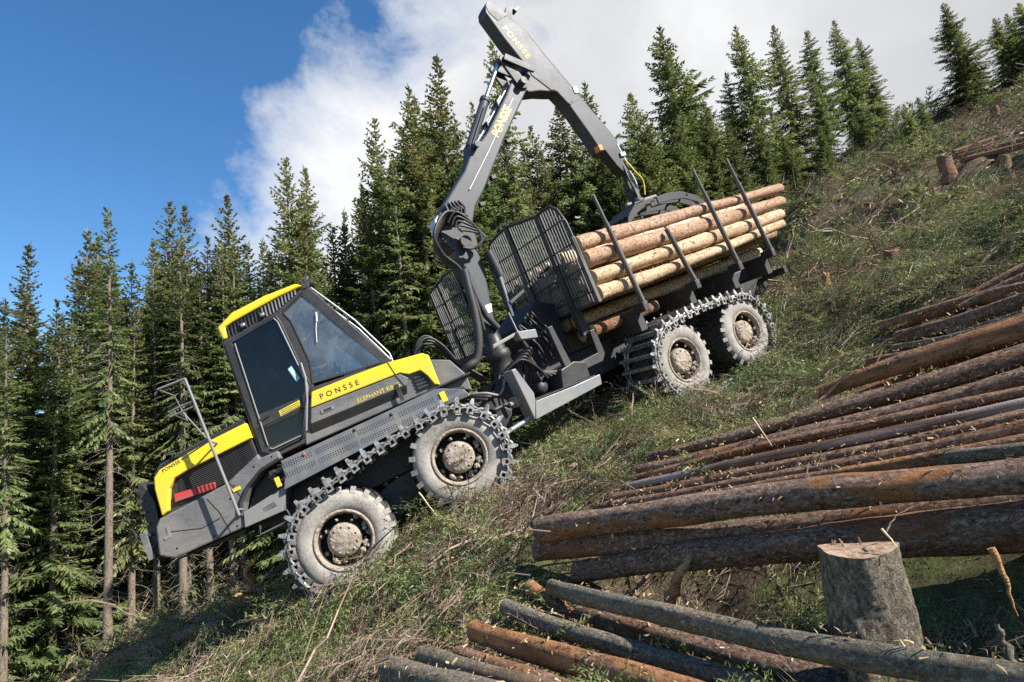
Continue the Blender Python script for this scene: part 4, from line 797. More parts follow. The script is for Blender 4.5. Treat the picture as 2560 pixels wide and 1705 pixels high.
mb = MB(); mb.prof(R, [(.44, 6.10), (.50, 6.04), (.86, 5.66), (.90, 5.60), (.80, 5.60), (.48, 5.94)], -1.306, -1.318); part(mb, 'boom_gusset', M['dark'], .002, bm2)
lettering('PONSSE', 'boom_lettering', R, (.235, 6.93), (.56, 6.20), -1.317, M['yink'], bm2, .72, 1.25, .015)
mb = MB(); mb.prof(R, [(1.50, 4.24), (1.86, 4.30), (1.99, 3.92), (1.95, 3.70), (1.80, 3.66), (1.66, 3.86)], -1.28, -1.52); part(mb, 'extension_boom', M['soot'], .015)
mb = MB(); mb.box(R, 1.40, 1.50, -1.30, -1.44, 4.24, 4.36); part(mb, 'boom_lamp', M['orange'], .01, bm2)
mb = MB(); mb.tube([R.pt(1.92, -1.32, 4.30), R.pt(1.96, -1.30, 3.95), R.pt(1.92, -1.32, 3.72)], .03, 8); mb.tube([R.pt(1.88, -1.42, 4.28), R.pt(2.02, -1.42, 3.95), R.pt(1.96, -1.42, 3.60)], .03, 8); mb.box(R, 1.84, 1.98, -1.24, -1.30, 4.02, 4.10); part(mb, 'tip_hose', M['chrome'], 0)
mb = MB(); mb.tube([R.pt(1.87, -1.4, 3.78), R.pt(1.88, -1.4, 3.45)], .05, 10); mb.box(R, 1.80, 1.96, -1.32, -1.48, 3.34, 3.50); mb.lathe(R.pt(1.90, -1.4, 3.10), R.W, [(.0, .26), (.11, .26), (.13, .18), (.13, .02), (.18, -.02), (.18, -.10), (0, -.1)], 14); part(mb, 'rotator', M['soot'], 0)
hose([R.pt(1.90, -1.26, 3.95), R.pt(2.02, -1.22, 3.62), R.pt(2.12, -1.22, 3.42), R.pt(2.06, -1.26, 3.14)], .016, 'yink'); hose([R.pt(1.84, -1.3, 3.9), R.pt(1.78, -1.24, 3.5), R.pt(1.86, -1.28, 3.15)], .022); hose([R.pt(1.96, -1.36, 3.86), R.pt(2.04, -1.34, 3.5), R.pt(1.98, -1.34, 3.14)], .022, 'alu')
gp = MB(); gp.box(R, 1.62, 2.20, -1.20, -1.60, 2.92, 3.04); gpo = part(gp, 'grapple', M['soot'], .02)
def jaw(u0, pts, wid):
    for v0 in wid:
        mb = MB(); mb.prof(R, pts, v0, v0 - .035); part(mb, 'grapple_jaw', M['soot'], .006, gpo)
jaw(0, [(1.75, 3.02), (1.50, 2.98), (1.20, 2.80), (1.10, 2.62), (1.22, 2.66), (1.42, 2.78), (1.75, 2.88)], (-1.08, -1.24, -1.40, -1.56, -1.72))
jaw(0, [(2.05, 2.98), (2.40, 3.00), (2.84, 2.95), (3.22, 2.79), (3.50, 2.52), (3.60, 2.36), (3.46, 2.44), (3.16, 2.66), (2.82, 2.80), (2.42, 2.84), (2.05, 2.84)], (-1.0, -1.20, -1.60, -1.80))
mb = MB(); mb.prof(R, [(1.20, 2.80), (1.50, 2.985), (1.75, 3.02), (1.75, 3.0), (1.5, 2.965), (1.22, 2.79)], -1.06, -1.78); part(mb, 'jaw_plate', M['soot'], .004, gpo)
mb = MB(); mb.tube([R.pt(2.95, -.98, 2.86), R.pt(2.95, -1.85, 2.86)], .025, 8); mb.tube([R.pt(3.40, -.98, 2.58), R.pt(3.40, -1.85, 2.58)], .025, 8); part(mb, 'jaw_crossbar', M['soot'], 0, gpo)
mb = MB(); mb.tube([R.pt(1.6, -1.4, 3.06), R.pt(2.5, -1.4, 3.08)], .045, 10); part(mb, 'grapple_cylinder', M['grey'], 0, gpo)
# crane hoses
for k in range(6):
    hose([R.pt(-2.30 + .04 * k, -1.14 - .03 * k, 3.60), R.pt(-2.62, -1.05 - .05 * k, 3.66 - .03 * k), R.pt(-2.98 + .02 * k, -1.0 - .09 * k, 3.36 - .05 * k), R.pt(-2.94 + .03 * k, -1.05 - .06 * k, 3.02 - .02 * k), R.pt(-2.72, -1.1 - .03 * k, 2.72), R.pt(-2.68, -1.1 - .03 * k, 2.2), R.pt(-2.74, -1.1 - .03 * k, 1.7)], .026)
for k in range(5):
    hose([R.pt(-2.62 + .05 * k, -1.10, 3.50 - .05 * k), R.pt(-2.42, -1.04 - .02 * k, 3.62 - .07 * k), R.pt(-2.16 + .02 * k, -1.06, 3.26 - .03 * k), R.pt(-2.22 - .03 * k, -1.10, 3.0), R.pt(-2.36 - .04 * k, -1.12, 3.06)], .020)
hose([R.pt(-2.68, -1.08, 2.70), R.pt(-2.75, -1.06, 2.35), R.pt(-2.82, -1.05, 1.96), R.pt(-2.92, -1.05, 1.60), R.pt(-3.07, -1.08, 1.32), R.pt(-3.24, -1.12, 1.25), F.pt(2.32, -1.1, 1.42)], .062, 'dark', 10, 'protective_hose', 1)
mb = MB(); mb.prof(R, [(-2.54, 1.335), (-2.56, 1.47), (-2.22, 1.405), (-2.235, 1.268)], -.52, -.70); mb.prof(R, [(-3.02, 1.36), (-3.0, 1.42), (-2.55, 1.47), (-2.55, 1.42)], -.58, -.64); sl_ = part(mb, 'toolbox_step', M['grey_light'], .012)
mb = MB(); mb.tube([R.pt(-2.50, -.60, 1.46), R.pt(-2.52, -.60, 1.79)], .012, 6); part(mb, 'lever', M['alu'], 0)
# ------------------------------------------------------------------ logs, stump, sticks
WOOD_N = 0; LOGSEG = []
def make_log(name, P, Q, r0, r1, m, label, cat='log', group=None, bend=0.0, sides=18, rough=.035, stubs=4, seed=None, cut=(True, True), rings=None):
    """a log lying from P to Q, its length along local X; cut faces are its parts"""
    global WOOD_N; WOOD_N += 1
    g = random.Random(seed if seed is not None else WOOD_N * 13 + 5)
    P = np.asarray(P, float); Q = np.asarray(Q, float); L = float(np.linalg.norm(Q - P)); X = nrm(Q - P); LOGSEG.append((P, Q, max(r0, r1)))
    Y = nrm(np.cross((0, 0, 1), X)); Z = np.cross(X, Y)
    n = rings or max(8, int(L / .09)); ph = [g.uniform(0, 6.28) for _ in range(8)]; V = []; Fc = []
    ba = g.uniform(0, 6.28)
    for i in range(n + 1):
        t = i / n; x = t * L; r = r0 + (r1 - r0) * t
        oy = bend * math.sin(math.pi * t) * math.cos(ba) + .006 * math.sin(3.1 * x + ph[0]); oz = bend * math.sin(math.pi * t) * math.sin(ba) + .006 * math.sin(2.7 * x + ph[1])
        kn = 1 + rough * .7 * math.sin(x * 5.3 + ph[2]) + rough * .5 * math.sin(x * 2.1 + ph[6]) + rough * .4 * math.sin(x * 11.1 + ph[3])
        for k in range(sides):
            a = 2 * math.pi * k / sides
            q = r * kn * (1 + rough * math.sin(2 * a + ph[4] + x * .8) + rough * .6 * math.sin(3 * a + ph[5] - x * 1.3) + g.uniform(-rough, rough) * .45)
            V.append((x, oy + q * math.cos(a), oz + q * math.sin(a)))
    Fc = [(i*sides + k, i*sides + (k+1) % sides, (i+1)*sides + (k+1) % sides, (i+1)*sides + k) for i in range(n) for k in range(sides)]
    mb = MB(); mb.add(V, Fc, 0, True)
    for _ in range(stubs):
        t = g.uniform(.05, .95); a = g.uniform(0, 6.28); r = (r0 + (r1 - r0) * t) * .97; c = np.array([t * L, r * math.cos(a), r * math.sin(a)]); d = nrm(np.array([g.uniform(-.5, .2), math.cos(a), math.sin(a)]))
        s_ = g.uniform(.004, .010); mb.tube([c - d * .01, c + d * g.uniform(.006, .03)], [s_, s_ * .7], 5, 1, True, False)
    o = bpy.data.objects.new(name, mb.mesh(name, [M[m], M['wood']], (0, 0, 0))); col.objects.link(o); o.matrix_world = mat4(P, X, Y, Z); WL[o.name] = P
    for e, i in enumerate((0, n)):
        if not cut[e]: continue
        rim = [np.array(V[i * sides + k]) for k in range(sides)]; c = sum(rim) / sides; sg = -1 if e == 0 else 1
        cb = MB(); cb.add([c + np.array([sg * .004, 0, 0])] + [p + (c - p) * .5 + np.array([sg * .004, 0, 0]) for p in rim] + [p for p in rim], [(0, 1 + k, 1 + (k + 1) % sides) for k in range(sides)] + [(1 + k, 1 + sides + k, 1 + sides + (k + 1) % sides, 1 + (k + 1) % sides) for k in range(sides)])
        cf_ = bpy.data.objects.new('cut_face', cb.mesh('cut_face', M['wood'], (0, 0, 0))); col.objects.link(cf_); cf_.parent = o
    return tag(o, label, cat, group)
def depth(p): return float(np.asarray(p) @ C_F)
def run2(l, rgt, dl, dr, ext=.5):
    P = at(l[0], l[1], dl); Q = at(rgt[0], rgt[1], dr); return P, Q + nrm(Q - P) * ext
def run(l, rgt, dirv, dl, ext=.6):
    """ends of a log whose left end shows at pixel l (depth dl) and which runs along dirv past pixel rgt"""
    P = at(l[0], l[1], dl); dirv = nrm(dirv); s = np.linspace(.2, 14, 3000)
    X = P[None, :] + s[:, None] * dirv[None, :]; dd = X @ C_F; px = CX + FOC * (X @ C_R) / np.maximum(dd, .3)
    ok = np.where((px >= rgt[0]) | (dd < .9))[0]; i = ok[0] if len(ok) else len(s) - 1
    Q = at(rgt[0], rgt[1], float(max(dd[i], .9))); return P, Q + nrm(Q - P) * ext
DP = (.418, -.9006, .1195); DF = (.616, -.7876, -.018)
G_PILE = 'logs lying in the roadside pile'
PILE = [ # left px, right px at the frame edge, thickness px left/right, bark, raise, label
 ((2392, 757), (2560, 674), 14, 20, 'bark_brown', .0, 'topmost thin brown log in the upper right corner of the long pile'),
 ((2400, 770), (2560, 702), 16, 30, 'bark_dark', .05, 'dark brown log second from the top of the long pile'),
 ((2188, 824), (2560, 727), 32, 26, 'bark_brown', .0, 'blunt reddish log whose end sticks out into the green slash above the pile'),
 ((2246, 843), (2560, 748), 29, 37, 'bark_dark', .02, 'dark grey log resting beside the blunt reddish log end'),
 ((2231, 870), (2560, 786), 14, 20, 'bark_grey', .0, 'thin lichen-grey log squeezed in under the dark grey log'),
 ((2142, 910), (2560, 815), 20, 30, 'bark_brown', .0, 'slim brown log just above the thick orange-streaked log'),
 ((2040, 985), (2560, 826), 28, 60, 'bark_orange', .05, 'thick log with orange streaks above the half-stripped log'),
 ((1617, 1143), (2560, 878), 20, 48, 'bark_dark', .05, 'long dark log with a pale stripped yellow patch on top'),
 ((1591, 1174), (2560, 936), 20, 45, 'bark_dark', .05, 'long grey log with a ragged knot, lying below the half-stripped log'),
 ((1572, 1197), (2560, 985), 14, 26, 'bark_brown', .0, 'slim reddish log directly below the knotted grey log'),
 ((1559, 1216), (2560, 1012), 15, 30, 'smooth_log', .02, 'smooth bare bluish-grey log in the middle of the pile'),
 ((1527, 1245), (2560, 1036), 18, 27, 'bark_brown', .0, 'slim brown log just below the smooth bluish log'),
 ((1492, 1268), (2560, 1066), 20, 34, 'bark_brown', .05, 'mottled brown log third above the thickest front log'),
 ((1473, 1288), (2560, 1104), 16, 34, 'bark_orange', .0, 'bright orange peeled log behind the thickest front log'),
 ((2060, 1198), (2560, 1136), 26, 34, 'bark_grey', .0, 'grey log half hidden behind the thickest front log'),
 ((1352, 1327), (2560, 1196), 55, 72, 'bark_front', .33, 'thickest front log of the pile with an orange underside'),
 ((1345, 1375), (2560, 1258), 48, 60, 'bark_dark', .10, 'shaded log lying right under the thickest front log'),
 ((1440, 1430), (2560, 1330), 43, 124, 'bark_dark', .0, 'big dark log at the foot of the pile passing behind the stump'),
]
def m_smooth():
    t = NT('smooth bare log'); rv = t.rndvec(); n1 = t.noise(t.obj((.12, 1, 1), rv), 7, 6, .6); n2 = t.noise(t.obj((1, 1, 1), rv), 70, 3)
    c = t.ramp(n1, [(.40, (.10, .062, .045)), (.48, (.19, .135, .11)), (.54, (.235, .195, .18)), (.66, (.29, .255, .25))]); return t.fin(c, .85, 0, t.bump(n2, .5, .015), .15)
M['smooth_log'] = m_smooth()
M['bark_front'] = m_bark('front log bark', [(.33, (.035, .024, .020)), (.45, (.125, .085, .068)), (.56, (.235, .172, .142)), (.70, (.42, .345, .29))], .585, (.33, .155, .072))
for (l, rr, t0, t1, m, up, lb) in PILE:
    dl = hit(l[0], l[1], .12 + up) or 7.0
    P, Q = run2(l, rr, dl, hit(rr[0], rr[1], .10 + up) * .97, .5)
    t0 *= 1.12; t1 *= 1.14 if rr[1] > 850 else 1.25; r0 = t0 * dl / FOC / 2; r1 = t1 * depth(Q - nrm(Q - P) * .5) / FOC / 2
    make_log('log', P, Q, r0, max(r1, r0 * .8), m, lb, 'log', G_PILE, bend=.03 + .03 * random.random(), stubs=4, sides=24, rough=.05)
for k in range(1, 14):
    (l, rr, t0, t1, m, up, lb), (l2, r2, *_z) = PILE[k], PILE[k + 1]
    lm = (l[0] * .5 + l2[0] * .5 + 70, l[1] * .5 + l2[1] * .5 - 12); rm = (2560, (rr[1] + r2[1]) / 2 - 4)
    if k == 6: lm = (2150, 985)
    if k < 5: lm = (lm[0] + 60, lm[1] - 8)
    dl = hit(lm[0], lm[1], .05) or 7; P, Q = run2(lm, rm, dl, hit(rm[0], rm[1], .05), .5)
    make_log('log', P, Q, .055, .085, random.choice(['bark_brown', 'bark_dark', 'bark_brown']), 'thin brown log sunk in the gap between two larger logs of the pile', 'log', 'logs sunk in the gaps of the pile', bend=.03, stubs=3, sides=14)
N_PILE = len(LOGSEG)
G_FG = 'loose logs in the foreground'
FG = [((1382, 1467), (2560, 1700), 38, 64, 'bark_grey', .10, 'long thin log crossing in front of the stump', .05),
 ((1263, 1517), (1990, 1745), 34, 52, 'bark_grey', .08, 'grey-green lichen log beside the orange foreground log', .03),
 ((1185, 1577), (1700, 1735), 46, 62, 'bark_orange', .08, 'foreground log with bright orange peeling bark', .02),
 ((1322, 1464), (1475, 1570), 33, 37, 'bark_orange', .05, 'short reddish log end slipping under the lichen log', .02),
 ((1450, 1535), (2120, 1715), 42, 60, 'bark_dark', .02, 'brown log lying underneath the long thin log', .03),
 ((1062, 1640), (1300, 1712), 46, 52, 'bark_grey', .02, 'mossy grey log at the bottom edge left of the orange log', .0),
 ((1146, 1632), (1420, 1730), 38, 44, 'bark_brown', .0, 'dark brown log tucked beneath the orange foreground log', .0),
 ((972, 1678), (1160, 1725), 60, 62, 'bark_grey', .02, 'stubby pale grey log at the bottom edge, leftmost of the foreground logs', .0)]
for (l, rr, t0, t1, m, up, lb, bd) in FG:
    dl = hit(l[0], l[1], .16 + up) or 5.4
    P, Q = run(l, rr, DF, dl, .4) if rr[0] < 2500 else run2(l, rr, dl, 2.25, .3)
    make_log('log', P, Q, t0 * 1.1 * dl / FOC / 2, t1 * 1.22 * depth(Q - nrm(Q - P) * .4) / FOC / 2, m, lb, 'log', G_FG, bend=bd, stubs=5, sides=26, rough=.05)
# logs on the load
G_LOAD = 'logs loaded on the forwarder'
NEAR = [(2.43, 2.28, .125, .10, 'load_orange', 'topmost orange-brown log on the near side of the load'),
        (2.15, 2.01, .150, .115, 'load_orange', 'thick orange log second from the top on the near side of the load'),
        (1.835, 1.755, .135, .115, 'load_pale', 'pale yellow log third from the top on the near side of the load'),
        (1.555, 1.55, .115, .095, 'load_pale', 'lowest pale log on the near side of the load')]
for k, (w0, w1, r0, r1, m, lb) in enumerate(NEAR):
    v0 = -.29 - (.0 if k else .03); L1 = (4.98, 4.80, 4.60, 4.50)[k]
    make_log('log', R.pt(-.98, v0, w0), R.pt(L1, v0, w1), r0, r1, m, lb, 'log', G_LOAD, bend=.03, stubs=12, sides=24, rough=.055)
cols_ = 8
for row, w in enumerate((1.28, 1.55, 1.82, 2.09, 2.34)):
    for c in range(cols_):
        v = -.57 - c * .275 + (.13 if row % 2 else 0)
        if v < -2.5 or v > -.5: continue
        if row == 0 and v > -.9: continue
        if row == 4 and v > -.75: continue
        vis = row >= 4
        r0 = random.uniform(.115, .135)
        make_log('log', R.pt(-1.0 + random.uniform(0, .08), v, w), R.pt(4.5 + random.uniform(-.3, .35), v, w - .10), r0, r0 * .88, random.choice(['load_orange', 'load_orange', 'load_pale', 'load_white']),
                 ('lowest', 'fourth', 'third', 'second', 'top')[row] + ' layer of the load, ' + ('first', 'second', 'third', 'fourth', 'fifth', 'sixth', 'seventh', 'eighth')[c] + ' log in behind the near row', 'log', G_LOAD, bend=.01, sides=12, stubs=0, rings=10)
for k, v in enumerate((-.75, -1.05)):
    make_log('log', R.pt(-1.0, v, 1.02 - .0 * k), R.pt(.6 + .3 * k, v, 1.0), .12, .11, 'bark_brown', 'shaded brown log hanging low under the headboard' if k == 0 else 'shaded brown log low under the headboard, deeper in', 'log', G_LOAD, sides=14, stubs=0, rings=10)
# ---- stump in the foreground
def make_stump(name, base, H, rb, rt, lean, label, group=None, notch=True, m='stump_bark', sides=84, jag=.012):
    base = np.asarray(base, float); LOGSEG.append((base, base + np.array([0, 0, H]), rb + .12)); g = random.Random(int(abs(base[0]) * 1000)); V = []; n = 16 if sides < 30 else 44; ph = [g.uniform(0, 6.28) for _ in range(6)]
    for i in range(n + 1):
        t = i / n; r = rt + (rb - rt) * (1 - t) ** 2.2
        for k in range(sides):
            a = 2 * math.pi * k / sides; fl = 1 + (.16 * (1 - t) ** 2) * math.sin(4 * a + ph[0]) + .04 * math.sin(3 * a + ph[1]) + .035 * math.sin(2 * a + 6 * t + ph[4]) + .02 * math.sin(7 * a + ph[2] + 5 * t) + g.uniform(-.022, .022)
            z = t * H - .25 * (1 - t) * 0 + (jag * math.sin(a * 2 + ph[3]) if i == n else 0)
            V.append((lean[0] * t + r * fl * math.cos(a), lean[1] * t + r * fl * math.sin(a), z))
    mb = MB(); mb.add(V, [(i*sides + k, i*sides + (k+1) % sides, (i+1)*sides + (k+1) % sides, (i+1)*sides + k) for i in range(n) for k in range(sides)], 0, True)
    o = bpy.data.objects.new(name, mb.mesh(name, M[m], (0, 0, 0))); col.objects.link(o); o.location = Vector(base - np.array([0, 0, .12])); WL[o.name] = base - np.array([0, 0, .12])
    tag(o, label, 'stump', group); cb = MB(); top = V[n*sides:]; c = np.mean(np.array(top), 0)
    ring2 = [np.array(p) + (c - np.array(p)) * .5 + np.array([0, 0, g.uniform(-.003, .004)]) for p in top]
    cb.add([c] + ring2 + [np.array(p) for p in top], [(0, 1 + k, 1 + (k+1) % sides) for k in range(sides)] + [(1 + k, 1 + sides + k, 1 + sides + (k+1) % sides, 1 + (k+1) % sides) for k in range(sides)], 0, True)
    if notch:
        for k in range(6):
            a = g.uniform(.6, 3.6); rr_ = rt * g.uniform(.3, .9); q = c + np.array([rr_ * math.cos(a), rr_ * math.sin(a), 0]); d = np.array([g.gauss(0, .3), g.gauss(0, .3), 1]); cb.tube([q, q + nrm(d) * g.uniform(.015, .045)], [g.uniform(.006, .014), .003], 5, 0, True, False)
    cf_ = bpy.data.objects.new('cut_face', cb.mesh('cut_face', M['stumptop'], (0, 0, 0))); col.objects.link(cf_); cf_.parent = o
    return o
def m_stop():
    t = NT('weathered cut wood'); n = t.noise(t.obj(), 26, 6, .65); n2 = t.noise(t.obj(), 5, 4)
    c = t.ramp(t.math('ADD', t.math('MULTIPLY', n, .6), t.math('MULTIPLY', n2, .4)), [(.36, (.13, .08, .052)), (.5, (.30, .20, .135)), (.66, (.46, .345, .25))]); return t.fin(c, .9, 0, t.bump(n, .6, .02), .2)
M['stumptop'] = m_stop()
sb_ = at(2196, 1650, 3.08); st_ = at(2172, 1372, 3.08)
LOGSEG.append((np.array(sb_), np.array(st_), .30)); ST = make_stump('stump', sb_ + np.array([0, 0, .05]), float(st_[2] - sb_[2]) + .06, .206, .194, (float(st_[0] - sb_[0]) * .6, 0), 'lichen-covered spruce stump with a freshly cut top in the right foreground')
# ---- small pieces
def stick(pix, r, m, label, cat='stick', n=6, group=None, name='stick', rtip=.4, kink=.01):
    pts = [at(x, y, d) for x, y, d in pix]; Q = []
    for i in range(len(pts) - 1):
        for k in range(5): Q.append(pts[i] + (pts[i+1] - pts[i]) * k / 5 + rng.normal(0, kink, 3))
    Q.append(pts[-1]); mb = MB()
    if r > .03: LOGSEG.append((Q[0], Q[-1], r))
    mb.tube(Q, list(np.linspace(r, r * rtip, len(Q))), n); return tag(mb.build(name, M[m]), label, cat, group)
def hd(x, y, up=.0): return (x, y, hit(x, y, up) or 7.5)
d1 = hit(1000, 1512, .08); a = at(1006, 1512, d1); d = nrm(np.array([-.50, .30, -.34]))
make_log('cut_log_end', a + d * .55, a, .070, .068, 'bark_brown', 'short log end with a clean pale cut face in the slash below the front wheel', 'log', stubs=2)
d1 = hit(1955, 1010, .08); make_log('cut_log_end', at(1905, 1022, d1 + .1), at(1992, 1003, d1), .06, .06, 'bark_brown', 'short dark log end with a pale broken tip above the half-stripped log', 'log', stubs=1)
stick([hd(1268, 1400, .05), hd(1330, 1310, .25), hd(1400, 1255, .45)], .045, 'bark_dark', 'dark broken branch pointing up beside the end of the thickest front log', 'branch', 8, name='broken_branch', kink=.02)
d1 = depth(at(1700, 1440, 4.9)); stick([(1674, 1505, 4.75), (1700, 1430, 4.6), (1755, 1362, 4.75)], .055, 'splint', 'orange splintered slab of wood propped between the logs', 'splinter', 5, name='wood_splinter', kink=.006)
stick([(1123, 1335, 6.6), (1120, 1400, 6.1), (1138, 1560, 5.5)], .010, 'bark_brown', 'thin bare upright twig standing in front of the front wheels', 'twig', 5, name='twig', kink=.006)
stick([(1882, 1045, 5.6), (1930, 1115, 5.35)], .008, 'wood', 'thin pale stick leaning on the long pile', 'stick', 5, kink=.002)
stick([(1048, 1232, 7.3), (1092, 1290, 7.1)], .012, 'wood', 'pale stick leaning against the second wheel', 'stick', 5, kink=.003)
stick([hd(590, 1487, .15), hd(700, 1474, .2), (820, 1466, 7.6)], .022, 'splint', 'long pale stick pinned under the front wheel', 'stick', 5, kink=.008)
stick([(1740, 1215, 6.4), (1790, 1130, 6.2), (1777, 1110, 6.1)], .014, 'bark_grey', 'crooked mossy twig lying across the slim logs', 'twig', 5, name='twig', kink=.012)
stick([hd(1924, 669), hd(2050, 570), hd(2182, 466)], .035, 'trunk', 'long bare pole lying up the hillside behind the load', 'pole', 6, name='bare_pole', kink=.015)
stick([hd(2313, 697, .05), hd(2400, 662, .1), hd(2468, 631, .1)], .03, 'splint', 'slender pale pole in the slash above the pile', 'pole', 6, name='bare_pole', kink=.01)
stick([hd(2372, 514, .08), hd(2470, 492, .1), hd(2575, 462, .1)], .075, 'bark_brown', 'lone brown log on the slope at the right edge', 'log', 8, name='log', kink=.01)
for k, (a0, a1, m) in enumerate((((2384, 381), (2575, 318), 'bark_brown'), ((2390, 388), (2575, 335), 'bark_dark'), ((2396, 394), (2575, 346), 'bark_brown'), ((2408, 402), (2575, 360), 'bark_orange'))):
    stick([hd(*a0, .12), hd(*a1, .15)], .10, m, ('uppermost', 'second', 'third', 'lowest')[k] + ' log of the small far stack at the right edge', 'log', 8, group='far stack of logs', name='log', rtip=.9, kink=.0)
for k, (px, py, hp, wp, lb) in enumerate(((2377, 452, 62, 20, 'reddish stump in front of the small far log stack'), (2522, 455, 66, 17, 'brown stump at the right edge under the far log stack'), (2232, 668, 42, 22, 'pale torn stump in the slash above the pile'), (2068, 722, 40, 9, 'small pale split stump right of the rear wheels'), (2241, 385, 18, 12, 'small stump on the ridge near the young spruces'), (2490, 290, 22, 12, 'dark stump on the upper right ridge'))):
    d_ = hit(px, py) or 30; make_stump('stump', at(px, py, d_), hp * d_ / FOC + .12, wp * 1.15 * d_ / FOC, wp * .8 * d_ / FOC, (random.uniform(-.05, .05), 0), lb, 'stumps on the hillside', True, 'bark_brown' if k != 3 else 'splint', 16, .05)
fl0 = (505, 1567, 13.2); stick([((x_, y_, (hit(x_, y_, .18) or 12.5))) for x_, y_ in ((285, 1650), (390, 1612), (560, 1562))], .12, 'bark_dark', 'fallen dark trunk lying at the edge of the forest at lower left', 'log', 12, name='fallen_trunk', kink=.01, rtip=.85)
stick([(632, 1455, 10.5), (618, 1420, 10.4), (640, 1395, 10.3)], .07, 'splint', 'splintered orange wood sticking up left of the front wheel', 'splinter', 6, name='wood_splinter', kink=.03)
stick([(2478, 1372, 3.0), (2515, 1450, 2.95), (2545, 1540, 2.9)], .020, 'splint', 'pale splinter hanging from the broken log right of the stump', 'splinter', 5, name='wood_splinter', kink=.003, rtip=.15)
stick([(2560, 1690, 2.5), (2510, 1605, 2.6), (2492, 1560, 2.6)], .022, 'bark_grey', 'mossy broken branch rising at the bottom right corner', 'branch', 6, name='broken_branch', kink=.008)
stick([(2312, 1595, 2.7), (2345, 1640, 2.6)], .009, 'bark_brown', 'short twig stub beside the stump foot', 'twig', 5, name='twig', kink=.003)
stick([(2215, 1330, 3.05), (2240, 1290, 3.1), (2295, 1262, 3.15)], .006, 'bark_grey', 'thin bent twig lying on top of the big stump', 'twig', 5, name='twig', kink=.004)
stick([(2205, 1322, 3.05), (2245, 1370, 2.95)], .007, 'wood', 'pale thin sliver leaning on the big stump', 'twig', 5, name='twig', kink=.003)
